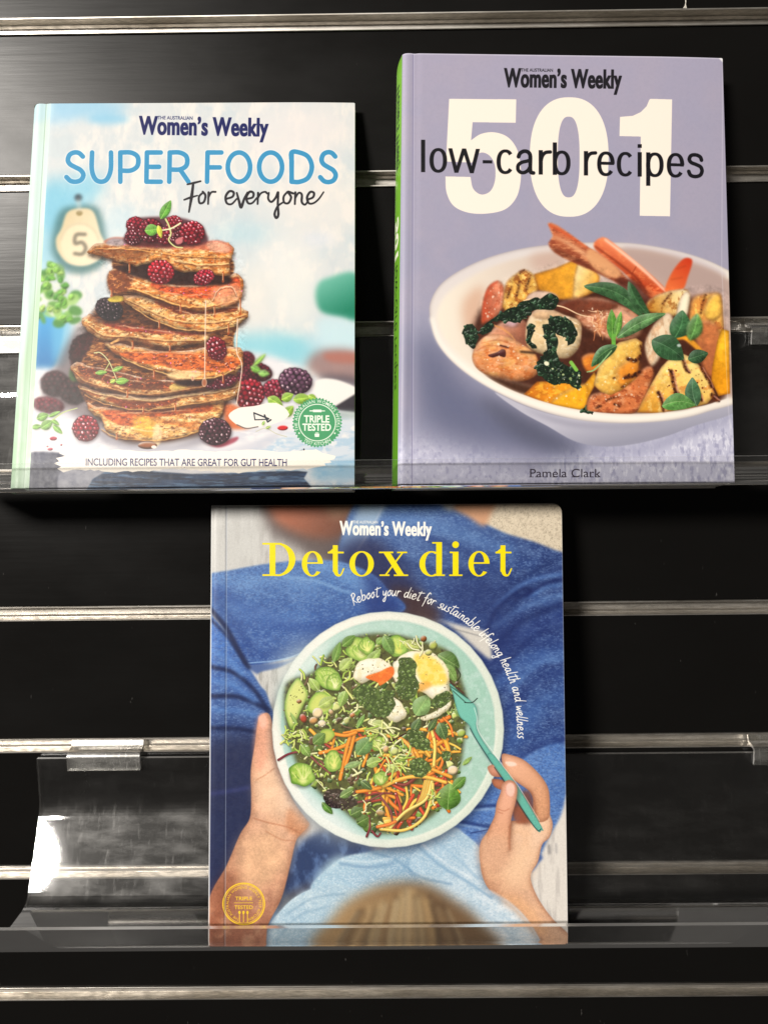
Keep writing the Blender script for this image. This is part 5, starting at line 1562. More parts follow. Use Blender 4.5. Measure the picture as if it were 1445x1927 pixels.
    cv.stroke(ell(731, 1374, 201, 206, n=60, a0=180, a1=350), (140, 186, 174), 2.2, sm=0, blur=1.4, alpha=.7)
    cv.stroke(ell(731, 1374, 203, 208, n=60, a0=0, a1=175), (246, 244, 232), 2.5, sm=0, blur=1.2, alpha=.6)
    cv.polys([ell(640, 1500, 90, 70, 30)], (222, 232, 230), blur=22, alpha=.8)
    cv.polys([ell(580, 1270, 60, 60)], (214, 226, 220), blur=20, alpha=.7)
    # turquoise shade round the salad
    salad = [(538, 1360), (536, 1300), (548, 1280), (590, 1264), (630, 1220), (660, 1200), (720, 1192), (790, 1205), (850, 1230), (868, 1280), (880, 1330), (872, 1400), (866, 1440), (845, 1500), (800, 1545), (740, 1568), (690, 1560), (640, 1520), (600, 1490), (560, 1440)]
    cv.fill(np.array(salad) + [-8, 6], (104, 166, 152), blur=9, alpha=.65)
    cv.fill(salad, (62, 62, 34), blur=3, nz=[(9, 9, 3, .45, .68, (84, 92, 40), .8), (6, 6, 5, .52, .72, (30, 22, 20), .8)])
    GRN, LIM, DKG = (104, 146, 50), (176, 196, 78), (46, 72, 34)
    # mixed green bed
    cv.speckle(salad, 520, 2.5, 9, [GRN, (138, 166, 70), DKG, (84, 116, 48), (176, 188, 96), (74, 48, 38), (196, 200, 120)], seed=1, asp=.4, emb=(.9, 1.6, -.5, -.9))
    # shredded sprouts
    rng = np.random.RandomState(8)

    def tangle(cx, cy, rx, ry, n, cols, w, L=16):
        for i in range(n):
            a, r_ = rng.rand() * 2 * math.pi, math.sqrt(rng.rand())
            p = np.array([cx + rx * r_ * math.cos(a), cy + ry * r_ * math.sin(a)])
            b = rng.rand() * 2 * math.pi
            d = np.array([math.cos(b), math.sin(b)]) * L * (.5 + rng.rand())
            nn = np.array([-d[1], d[0]]) * (rng.rand() - .5) * .9
            cv.shred([p - d / 2, p + nn * .5, p + d / 2], cols[rng.randint(len(cols))], w * (.6 + .7 * rng.rand()))
    SPR = [(206, 214, 120), (176, 198, 84), (226, 226, 160), (140, 172, 60)]
    tangle(660, 1300, 100, 80, 80, SPR + [(120, 150, 60), (90, 60, 50)], 3, 18)
    tangle(820, 1320, 40, 80, 40, SPR + [(120, 150, 60)], 3, 18)
    tangle(640, 1450, 70, 50, 50, SPR + [(90, 120, 50), (100, 50, 46)], 3, 18)
    # carrots and beet shreds, lower right
    ORGS = [(236, 130, 34), (240, 156, 48), (226, 100, 30), (244, 182, 66), (190, 44, 30), (150, 34, 34), (226, 116, 30)]
    tangle(770, 1480, 75, 60, 70, ORGS + [(110, 30, 36)], 5.5, 46)
    tangle(650, 1400, 50, 40, 16, ORGS, 5, 36)
    tangle(820, 1400, 40, 40, 30, ORGS[:5], 6, 40)
    for k in range(9):
        o = k * 3.2
        cv.shred([(722 + o * .3, 1540 + o * .9), (762, 1540 - k * 1.5), (790 + o * .4, 1505), (800 + k * 1.6, 1470)], [(244, 190, 80), (240, 164, 56), (236, 200, 104)][k % 3], 5.5)
    cv.shred([(716, 1560), (760, 1562), (796, 1540), (812, 1500), (814, 1475)], (232, 190, 88), 6)
    cv.shred([(716, 1482), (760, 1464), (800, 1462), (838, 1472)], (242, 168, 60), 7)
    cv.shred([(722, 1384), (750, 1388), (770, 1404), (778, 1424)], (238, 150, 62), 7)
    cv.shred([(812, 1374), (818, 1402), (816, 1440)], (244, 196, 90), 6)
    cv.shred([(830, 1378), (840, 1400), (845, 1420)], (240, 150, 40), 9)
    cv.shred([(780, 1412), (800, 1440), (848, 1462)], (236, 136, 40), 7)
    for p in ([(602, 1417), (630, 1410), (656, 1400)], [(660, 1382), (652, 1410), (640, 1466)], [(668, 1378), (660, 1410), (650, 1440)], [(624, 1380), (650, 1384), (670, 1378)], [(672, 1490), (700, 1486), (716, 1482)]):
        cv.shred(p, (236, 122, 34), 6.5)
    for p in ([(524, 1430), (546, 1418), (574, 1416), (600, 1438), (622, 1456)], [(672, 1510), (700, 1504), (722, 1492)], [(690, 1574), (696, 1556), (694, 1535)], [(700, 1564), (710, 1574), (716, 1568)], [(716, 1500), (734, 1524), (738, 1545)]):
        cv.shred(p, (112, 40, 50), [4.5, 3])
    cv.shred([(710, 1556), (730, 1552), (744, 1546)], (222, 100, 40), 6)
    # avocado slices
    cv.fill([(536, 1338), (540, 1306), (552, 1284), (562, 1276), (572, 1290), (580, 1308), (570, 1330), (558, 1356), (548, 1372)], (206, 212, 118), blur=.6, edge=((92, 140, 44), 3.5, .9), emb=(.3, 3, -.4, -.8))
    cv.fill([(580, 1338), (584, 1316), (600, 1302), (622, 1310), (626, 1332), (606, 1344)], (196, 206, 100), blur=.8, edge=((104, 156, 50), 4, .9))
    cv.fill([(604, 1375), (622, 1372), (630, 1384), (614, 1398), (602, 1392)], (180, 194, 84), blur=.8, edge=((104, 150, 50), 3, .9))
    cv.speckle([(540, 1330), (560, 1285), (578, 1310), (555, 1360)], 22, .6, 1.5, [(60, 56, 24)], seed=2)
    # halved sprouts
    def sprout(x, y, rx, ry, rot, pale=(216, 220, 140)):
        r2 = np.random.RandomState(int(x * 7 + y))
        cv.polys([ell(x + 1, y + 3, rx, ry, rot)], (20, 24, 10), blur=2, alpha=.45)
        cv.fill(ell(x, y, rx, ry, rot, 12) + r2.randn(12, 2) * rx * .07, (150, 188, 76), blur=.4, edge=((80, 124, 40), 3.2, .9), nz=[(6, 6, 3, .45, .7, (196, 212, 110), .7)])
        base = np.array([x + rx * .1, y + ry * .55])
        for k in range(7):
            a_ = math.radians(-160 + k * 23 + r2.randn() * 6)
            tip = np.array([x, y]) + [rx * .82 * math.cos(a_), ry * .82 * math.sin(a_)]
            m_ = (base + tip) / 2 + r2.randn(2) * rx * .12
            cv.stroke([base, m_, tip], pale, [2.4, 1.5, .7], blur=.4, alpha=.8)
        for k in range(3):
            a0 = r2.rand() * 360
            cv.stroke(ell(x + r2.randn() * rx * .1, y + r2.randn() * ry * .1, rx * (.4 + .18 * k), ry * (.4 + .17 * k), rot, n=14, a0=a0, a1=a0 + 110), (92, 136, 46), 1.5, sm=0, blur=.5, alpha=.7)
        cv.polys([ell(base[0], base[1] - 1, rx * .3, ry * .26, rot)], pale, blur=1.4, alpha=.8)
    sprout(676, 1222, 26, 22, 20)
    sprout(690, 1216, 16, 15, 0, (230, 228, 130))
    sprout(616, 1276, 24, 22, 10)
    sprout(629, 1284, 15, 17, 0, (230, 232, 170))
    sprout(568, 1457, 25, 23, 20, (226, 230, 150))
    sprout(627, 1432, 16, 20, 0, (226, 222, 120))
    sprout(748, 1215, 22, 20, 30, (214, 216, 96))
    sprout(716, 1465, 14, 13, 0)
    sprout(712, 1400, 16, 14, 0)
    for (a, b, wd, c) in [((644, 1216), (668, 1196), 18, (84, 130, 46)), ((628, 1246), (640, 1208), 16, (92, 140, 52)), ((708, 1212), (722, 1200), 14, (110, 156, 60)), ((722, 1196), (740, 1232), 22, (84, 128, 56)),
                          ((824, 1232), (864, 1256), 34, (72, 112, 50)), ((838, 1250), (858, 1282), 20, (110, 156, 70)), ((782, 1346), (806, 1308), 34, (120, 164, 92)), ((776, 1378), (790, 1352), 18, (54, 84, 46)),
                          ((826, 1360), (838, 1392), 22, (56, 92, 48)), ((806, 1376), (822, 1350), 14, (52, 80, 40)), ((672, 1420), (700, 1386), 30, (92, 140, 74)), ((648, 1444), (680, 1434), 12, (128, 164, 96)),
                          ((590, 1400), (612, 1380), 22, (78, 118, 46)), ((842, 1524), (846, 1474), 46, (88, 136, 50)), ((852, 1484), (876, 1462), 20, (96, 144, 58)), ((672, 1550), (694, 1538), 28, (66, 102, 40)),
                          ((606, 1510), (626, 1532), 14, (84, 132, 50)), ((660, 1534), (684, 1522), 22, (58, 88, 40)), ((680, 1470), (700, 1486), 14, (52, 78, 40)), ((742, 1432), (768, 1424), 20, (110, 152, 62)),
                          ((870, 1440), (888, 1424), 9, (150, 190, 92)), ((672, 1370), (686, 1344), 10, (96, 150, 60)), ((560, 1366), (546, 1340), 7, (120, 160, 70))]:
        cv.leaf(a, b, wd, c, (170, 196, 120))
    # dark frilly leaf
    cv.herb([(608, 1500), (614, 1490), (634, 1483), (656, 1492), (672, 1510), (660, 1520), (632, 1522), (612, 1510)], 40, seed=4, size=5, dark=(30, 20, 26), mid=(62, 44, 48), lite=(130, 140, 84))
    for (a, b, wd, c) in [((690, 1252), (716, 1222), 20, (140, 176, 76)), ((640, 1262), (662, 1238), 22, (166, 196, 92)), ((600, 1300), (582, 1276), 18, (150, 184, 80)), ((650, 1300), (640, 1330), 20, (124, 164, 66)),
                          ((690, 1440), (716, 1428), 20, (150, 186, 84)), ((748, 1450), (728, 1440), 16, (176, 202, 100)), ((600, 1330), (630, 1312), 20, (170, 198, 92)), ((566, 1400), (584, 1424), 18, (110, 154, 60)),
                          ((700, 1360), (730, 1368), 18, (186, 206, 112)), ((640, 1500), (664, 1486), 16, (84, 120, 54)), ((858, 1330), (872, 1352), 16, (110, 150, 66)), ((760, 1208), (790, 1220), 18, (190, 204, 96))]:
        cv.leaf(a, b, wd, c, (216, 224, 160))
    # egg halves
    def egg(pts, yolk=None, sd=0):
        cv.fill(np.array(pts) + [1, 4], (20, 20, 10), blur=2.5, alpha=.6)
        cv.fill(pts, (244, 236, 214), blur=.5, jit=.8, emb=(.45, 5, -.4, -.9), edge=((206, 190, 140), 3, .6), nz=[(12, 10, 3, .5, .7, (226, 214, 170), .7)])
        if yolk:
            cv.fill(yolk, (244, 196, 60), blur=2.5, alpha=.9, nz=[(9, 9, 3, .5, .7, (252, 224, 120), .7)])
        cv.speckle(pts, 26, .5, 1.4, [(60, 54, 30), (90, 80, 40)], seed=sd)
    egg([(738, 1256), (752, 1236), (776, 1226), (804, 1226), (830, 1240), (844, 1264), (846, 1288), (840, 1310), (820, 1320), (790, 1300), (760, 1296), (742, 1280)],
        [(780, 1232), (810, 1234), (832, 1254), (842, 1282), (826, 1290), (796, 1286), (784, 1262)], 3)
    egg([(666, 1276), (672, 1250), (690, 1240), (714, 1240), (738, 1254), (730, 1270), (706, 1272), (690, 1284), (676, 1284)], None, 4)
    egg([(720, 1330), (730, 1310), (750, 1318), (764, 1340), (760, 1354), (738, 1358), (726, 1348)], None, 5)
    egg([(792, 1350), (820, 1338), (846, 1318), (846, 1332), (824, 1348), (800, 1356)], None, 6)
    cv.fill([(688, 1274), (714, 1264), (736, 1254), (742, 1264), (736, 1276), (716, 1290), (710, 1284)], (224, 90, 32), blur=.7, nz=[(8, 6, 3, .5, .7, (238, 120, 44), .7)])
    cv.fill([(770, 1296), (800, 1282), (812, 1290), (790, 1302)], (226, 150, 50), blur=2, alpha=.8)
    # green dressing
    for k, (pts, n) in enumerate([([(752, 1242), (772, 1236), (784, 1250), (782, 1272), (790, 1290), (780, 1310), (762, 1318), (742, 1296), (748, 1276)], 80), ([(664, 1300), (690, 1288), (716, 1300), (740, 1300), (744, 1330), (726, 1350), (700, 1344), (676, 1322)], 90),
                                  ([(812, 1316), (840, 1300), (846, 1316), (830, 1330), (814, 1330)], 30), ([(766, 1376), (786, 1374), (808, 1392), (806, 1412), (784, 1410), (768, 1394)], 50),
                                  ([(772, 1432), (796, 1430), (810, 1448), (796, 1460), (776, 1456)], 44), ([(832, 1416), (846, 1416), (846, 1430), (834, 1430)], 14)]):
        cv.herb(pts, n, seed=80 + k, size=3.6, dark=(40, 56, 28), mid=(84, 110, 50), lite=(206, 208, 136))
    tangle(556, 1390, 22, 26, 26, SPR, 3, 18)
    tangle(740, 1420, 30, 40, 46, SPR, 3, 18)
    tangle(720, 1378, 34, 14, 26, SPR, 3, 18)
    tangle(815, 1502, 10, 12, 8, SPR, 2.4, 12)
    tangle(700, 1520, 20, 12, 10, SPR, 2.4, 12)
    tangle(780, 1216, 40, 10, 8, [(226, 226, 170)], 2.2, 18)
    # beans, seeds, chickpeas
    for (x, y, rx, ry, rot, c) in [(571, 1352, 6, 9, -25, (170, 40, 30)), (598, 1342, 10, 10, 0, (236, 206, 160)), (590, 1356, 8, 7, 0, (206, 140, 80)), (606, 1362, 8, 7, 0, (236, 214, 176)), (623, 1340, 4, 6, -30, (226, 180, 130)),
                                   (663, 1346, 5, 5, 0, (206, 110, 60)), (797, 1202, 6, 6, 0, (160, 90, 40)), (815, 1215, 8, 8, 0, (170, 180, 80)), (806, 1228, 7, 6, 0, (206, 206, 110)), (742, 1414, 8, 8, 0, (200, 208, 120)),
                                   (726, 1410, 6, 7, 0, (226, 170, 110)), (868, 1380, 8, 8, 0, (160, 184, 80)), (852, 1450, 10, 9, 0, (236, 206, 166)), (563, 1320, 5, 4, 0, (170, 96, 50)), (716, 1530, 9, 6, 20, (170, 130, 80))]:
        cv.polys([ell(x, y, rx, ry, rot)], c, blur=.3, emb=(.9, 2.2, -.5, -.9), edge=(np.array(c) * .5, 2, .6))
    cv.speckle(salad, 160, .5, 1.5, [(36, 28, 16), (240, 236, 200), (250, 246, 226)], seed=12)
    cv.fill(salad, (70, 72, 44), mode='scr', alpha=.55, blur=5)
    cv.stroke([(736, 1396), (756, 1384), (764, 1380)], (60, 26, 30), 2)
    cv.stroke([(858, 1256), (866, 1270), (860, 1282)], (50, 60, 34), 2)
    cv.stroke([(846, 1282), (862, 1296), (872, 1304)], (96, 60, 50), 2.4)
    # fork
    cv.fill([(842, 1280), (866, 1302), (884, 1318), (896, 1330), (899, 1350), (897, 1364), (902, 1384), (925, 1420), (958, 1462), (990, 1510), (1020, 1556), (1018, 1566), (1010, 1566), (985, 1530), (950, 1474), (915, 1424), (896, 1388), (884, 1368), (866, 1352), (858, 1330), (850, 1306)], (20, 40, 50), sm=4, blur=2.5, alpha=.45)
    fork = [(846, 1286), (866, 1304), (884, 1318), (895, 1330), (898, 1350), (896, 1364), (902, 1384), (925, 1418), (958, 1460), (992, 1512), (1019, 1556), (1018, 1563), (1011, 1564), (985, 1526), (950, 1470), (915, 1420), (893, 1386), (882, 1364), (866, 1350), (858, 1330), (852, 1306)]
    cv.fill(fork, (106, 182, 164), sm=4, blur=.4, grad=((880, 1330, (120, 190, 172)), (1000, 1540, (100, 178, 160))), edge=((60, 120, 112), 1.6, .6))
    cv.stroke([(892, 1332), (897, 1350), (897, 1366), (906, 1386), (940, 1432), (975, 1480), (1015, 1545)], (226, 238, 230), 1.3, blur=.4, alpha=.8)
    cv.stroke([(884, 1370), (896, 1392), (930, 1444), (960, 1488), (985, 1528), (1010, 1562), (1018, 1560)], (30, 56, 60), 1.6, blur=.4, alpha=.85)
    for (a, b) in (((852, 1300), (876, 1322)), ((848, 1292), (880, 1314))):
        cv.stroke([a, b], (50, 84, 70), 1.6, blur=.4)
    cv.stroke([(874, 1322), (888, 1322), (898, 1314)], (34, 44, 40), 1.6, blur=.3)
    cv.speckle([(962, 1480), (975, 1480), (1005, 1530), (998, 1540)], 14, .6, 1.8, [(40, 70, 70)], seed=3)

    # ---- right hand
    def skin(pts, g, **k):
        cv.fill(pts, SK, grad=g, blur=.6, edge=(SD, 5, .6), **k)
    cv.fill([(926, 1466), (950, 1470), (946, 1486), (930, 1480)], (186, 116, 86), blur=.8, edge=((120, 70, 50), 3, .6))
    # back of hand, wrist and forearm
    hand_o = [(932, 1540), (946, 1560), (962, 1545), (980, 1545), (1000, 1530), (1006, 1480), (1030, 1490), (1034, 1530), (1040, 1552), (1034, 1576), (1020, 1590), (1012, 1622), (998, 1650), (1012, 1690), (1040, 1730), (1075, 1765), (1090, 1800), (1030, 1800), (1014, 1766), (985, 1722), (950, 1694), (922, 1676), (908, 1650), (902, 1612), (904, 1586), (916, 1566)]
    cv.fill(np.array(hand_o) + [-3, 3], (40, 40, 60), blur=5, alpha=.4)
    skin(hand_o, ((1010, 1580, (236, 198, 168)), (910, 1640, (202, 152, 120))), nz=[(20, 20, 3, .45, .7, (234, 186, 148), .5)])
    cv.fill([(960, 1600), (1000, 1590), (1000, 1640), (970, 1670), (945, 1640)], (240, 200, 164), blur=10, alpha=.7)
    cv.fill([(940, 1690), (980, 1690), (1030, 1750), (1010, 1760), (970, 1715)], (232, 178, 132), blur=6, alpha=.7)
    # index finger over the handle
    idx = [(944, 1420), (958, 1420), (985, 1430), (1010, 1452), (1028, 1476), (1034, 1500), (1032, 1540), (1010, 1545), (1004, 1510), (996, 1490), (975, 1474), (955, 1460), (946, 1442)]
    skin(idx, ((960, 1425, (236, 180, 148)), (1020, 1510, (214, 156, 118))))
    cv.fill([(950, 1434), (966, 1434), (972, 1440), (958, 1442)], (244, 214, 196), blur=.9)
    cv.fill([(985, 1488), (1000, 1494), (1006, 1540), (990, 1552), (976, 1540), (968, 1510)], (120, 66, 48), blur=3, alpha=.8)
    cv.fill([(964, 1520), (980, 1520), (992, 1545), (970, 1548)], (150, 88, 64), blur=2, alpha=.9)
    # middle finger tip under the fork
    skin([(917, 1446), (922, 1440), (936, 1440), (946, 1456), (944, 1462), (926, 1460)], ((920, 1445, (232, 170, 146)), (944, 1460, (190, 120, 92))))
    # the handle passes over the fingers
    cv.fill([(925, 1418), (938, 1432), (975, 1482), (1019, 1556), (1018, 1563), (1011, 1564), (985, 1526), (950, 1470), (918, 1424)], (104, 180, 162), sm=4, blur=.4, edge=((60, 120, 112), 1.6, .6))
    cv.stroke([(940, 1434), (975, 1480), (1015, 1545)], (220, 234, 226), 1.2, blur=.4, alpha=.7)
    cv.stroke([(930, 1444), (960, 1488), (985, 1528), (1010, 1562), (1018, 1560)], (30, 56, 60), 1.6, blur=.4, alpha=.85)
    # thumb
    th = [(942, 1490), (944, 1476), (956, 1468), (968, 1472), (973, 1486), (970, 1510), (962, 1540), (960, 1570), (956, 1600), (936, 1610), (916, 1600), (918, 1566), (930, 1536), (934, 1512)]
    cv.fill(np.array(th) + [4, 3], (90, 50, 36), blur=3, alpha=.5)
    skin(th, ((945, 1480, (236, 176, 148)), (935, 1590, (220, 164, 128))))
    cv.fill([(951, 1480), (958, 1472), (967, 1476), (969, 1488), (964, 1500), (953, 1496)], (242, 196, 178), blur=.9, edge=((200, 130, 110), 1.5, .6))
    for p in ([(936, 1522), (948, 1526), (958, 1522)], [(936, 1528), (946, 1531)]):
        cv.stroke(p, (170, 100, 74), 1.3, blur=.8, alpha=.7)
    cv.fill([(910, 1578), (950, 1572), (962, 1600), (950, 1630), (908, 1626)], (218, 170, 138), blur=8, alpha=.95)
    cv.stroke([(960, 1552), (958, 1580), (959, 1600)], (150, 88, 60), 2.2, blur=1.2, alpha=.8)
    # shirt cuff over the forearm
    cv.stroke([(922, 1676), (960, 1700), (990, 1730), (1014, 1768), (1026, 1800)], (206, 214, 220), 3, blur=1.6, alpha=.8)

    cv.grain(arm, .10, 2.2, 14)
    cv.grain(hand_o, .10, 2.2, 14)
    cv.grain(arm, .10, 16, 15)
    # ---- lettering
    masthead(cv, 639, 1006, 812, 1008, 26, (250, 248, 240), 5)
    Y = (250, 228, 10)
    XH, CP, BL = 47, 63, 1084

    def P(plist):
        cv.polys(plist, Y)

    def serif(x0, x1, y, h=3.4):
        return np.array([(x0, y - h), (x1, y - h), (x1, y), (x0, y)])

    def stem(xc, y0, y1, w=11):
        return np.array([(xc - w / 2, y0), (xc + w / 2, y0), (xc + w / 2, y1), (xc - w / 2, y1)])

    def ringv(cx, cy, rx, ry, thick, thin, a0=0, a1=360):
        """didone bowl: thick at the sides, hairline at top and bottom"""
        t = np.radians(np.linspace(a0, a1, 60))
        o = np.stack([cx + rx * np.cos(t), cy + ry * np.sin(t)], 1)
        i = np.stack([cx + (rx - thick) * np.cos(t), cy + (ry - thin) * np.sin(t)], 1)
        out = []
        for k in range(59):
            out.append(np.array([o[k], o[k + 1], i[k + 1], i[k]]))
        return out
    # D
    P([stem(513, 1022, BL), serif(494, 530, BL), serif(494, 530, 1025)] + ringv(522, 1053, 34, 31.3, 12, 3.2, -90, 90) + [np.array([(510, 1021.6), (523, 1021.6), (523, 1025), (510, 1025)]), np.array([(510, BL - 3.4), (523, BL - 3.4), (523, BL), (510, BL)])])

    def e(cx):
        P(ringv(cx, BL - 23, 20, 24, 10, 2.8, 40, 360) + [np.array([(cx - 14, BL - 26), (cx + 19, BL - 26), (cx + 19, BL - 23), (cx - 14, BL - 23)])])

    def t_(cx):
        P([stem(cx, BL - 58, BL - 8, 9.5), np.array([(cx - 14, BL - 46), (cx + 16, BL - 46), (cx + 16, BL - 42.5), (cx - 14, BL - 42.5)]), np.array([(cx - 14, BL - 44), (cx - 3, BL - 53), (cx - 3, BL - 43)])]
          + cv.stroke_polys(spline([(cx, BL - 12), (cx + 3, BL - 3), (cx + 10, BL - 2), (cx + 16, BL - 14)], 8, False), [9, 6, 3, 2.4], sm=0))
    e(588)
    t_(631)
    P(ringv(680.5, BL - 23, 23, 24, 10.5, 2.8))
    P([np.array([(720, BL - 46), (733, BL - 46), (762, BL), (749, BL)]), np.array([(757, BL - 46), (761, BL - 46), (726, BL), (722, BL)]), serif(713, 740, BL - 43, 3), serif(747, 766, BL - 43, 3), serif(714, 733, BL, 3), serif(741, 768, BL, 3)])
    P([stem(826, 1020, BL), serif(813, 829, 1023, 3), serif(826, 837, BL, 3)] + ringv(812, BL - 23, 23, 24, 11, 2.8, 60, 300))
    P([stem(857, BL - 46, BL), serif(846, 860, BL - 43, 3), serif(845, 870, BL, 3), ell(857, 1025, 6.4, 6.4)])
    e(901)
    t_(946)
    arc = along([(665, 1138), (690, 1128), (720, 1122), (750, 1122), (790, 1131), (830, 1146), (870, 1168), (905, 1198), (935, 1234), (957, 1278), (970, 1325), (974, 1390)])
    hand(cv, 'Reboot your diet for sustainable lifelong health and wellness', arc, 10.2, 1.65, (250, 248, 240), gap=.04, slant=.12)
    # gold seal
    GO = (246, 204, 50)
    for r_, w in ((39.0, 2.2), (36.2, 1.0)):
        E_ = ell(459, 1701, r_, r_, n=70)
        cv.stroke(np.concatenate([E_, E_[:1]]), GO, w, sm=0)
    cv.arc_text("THE AUSTRALIAN WOMEN'S WEEKLY TEST KITCHEN", 459, 1701, 28.6, -90, 4.6, GO, spread=.98)
    cv.text('TRIPLE', 443, 1694, 475, 1694, 6.6, GO, bold=.01)
    cv.text('TESTED', 441.5, 1710.5, 476, 1710.5, 6.6, GO, bold=.01)
    cv.stroke([(441, 1699), (476, 1699)], GO, 1.0, sm=0)
    for x in (451, 458.5, 466):
        cv.polys([ell(x, 1717, 2.2, 3.2)], GO)
        cv.stroke([(x, 1718), (x, 1735)], GO, 1.3, sm=0)
    # fine grain over the whole print, hinge line, pale edge
    n = cv.noise(1.3, 1.3, 21, 2) - .5
    cv.a *= (1 + n * .10)[..., None]
    cv.stroke([(427.5, 930), (427.5, 952), (424, 1790)], (196, 206, 220), 1.2, sm=0, blur=.3, alpha=.55)
    cv.stroke([(425.5, 930), (425.5, 952), (422, 1790)], (20, 26, 46), 1.6, sm=0, blur=.8, alpha=.35)
    cv.stroke([(398, 940), (392, 1790)], (226, 226, 224), 3.6, sm=0, blur=.6, alpha=.85)
    cv.stroke([(398, 951), (1045, 947)], (226, 224, 218), 2, sm=0, blur=.6, alpha=.6)
    cv.stroke([(1057, 960), (1069, 1770)], (222, 222, 222), 1.6, sm=0, blur=.6, alpha=.6)
    return cv


CV_DX = paint_salad()

# ------------------------------------------------------------------ paperbacks
def paper_mat():
    m, nt, b = principled('page_edges', (0.74, 0.70, 0.62, 1), 0.8, 0, 0.2)
    n = noise(nt, 1.0, stretch=(2500, 2500, 6), detail=2)
    r = ramp(nt, n.outputs[0], [(0.3, (0.50, 0.47, 0.41)), (0.7, (0.80, 0.77, 0.70))])
    nt.links.new(r.outputs[0], b.inputs['Base Color'])
    return m


M_PAGE = paper_mat()


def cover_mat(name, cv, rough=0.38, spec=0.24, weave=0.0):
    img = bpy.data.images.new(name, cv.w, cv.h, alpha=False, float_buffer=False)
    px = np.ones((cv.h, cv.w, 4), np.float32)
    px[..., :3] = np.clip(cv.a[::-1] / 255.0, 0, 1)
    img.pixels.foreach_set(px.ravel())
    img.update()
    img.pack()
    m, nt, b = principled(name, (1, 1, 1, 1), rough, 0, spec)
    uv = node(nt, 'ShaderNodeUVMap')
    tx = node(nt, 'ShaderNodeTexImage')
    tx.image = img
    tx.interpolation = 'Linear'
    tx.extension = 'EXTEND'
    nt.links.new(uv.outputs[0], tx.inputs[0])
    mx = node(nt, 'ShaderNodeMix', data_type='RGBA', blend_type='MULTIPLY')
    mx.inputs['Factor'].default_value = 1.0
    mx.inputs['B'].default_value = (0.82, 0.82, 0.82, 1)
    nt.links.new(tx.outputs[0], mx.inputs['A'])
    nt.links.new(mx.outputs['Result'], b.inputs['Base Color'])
    n = noise(nt, 60.0, detail=5)
    r = ramp(nt, n.outputs[0], [(0.3, (rough - 0.05,) * 3), (0.7, (rough + 0.07,) * 3)])
    nt.links.new(r.outputs[0], b.inputs['Roughness'])
    bp = node(nt, 'ShaderNodeBump')
    bp.inputs['Strength'].default_value = 0.02
    bp.inputs['Distance'].default_value = 0.001
    n5 = noise(nt, 18.0, detail=3)
    nt.links.new(n5.outputs[0], bp.inputs['Height'])
    nt.links.new(bp.outputs[0], b.inputs['Normal'])
    return m


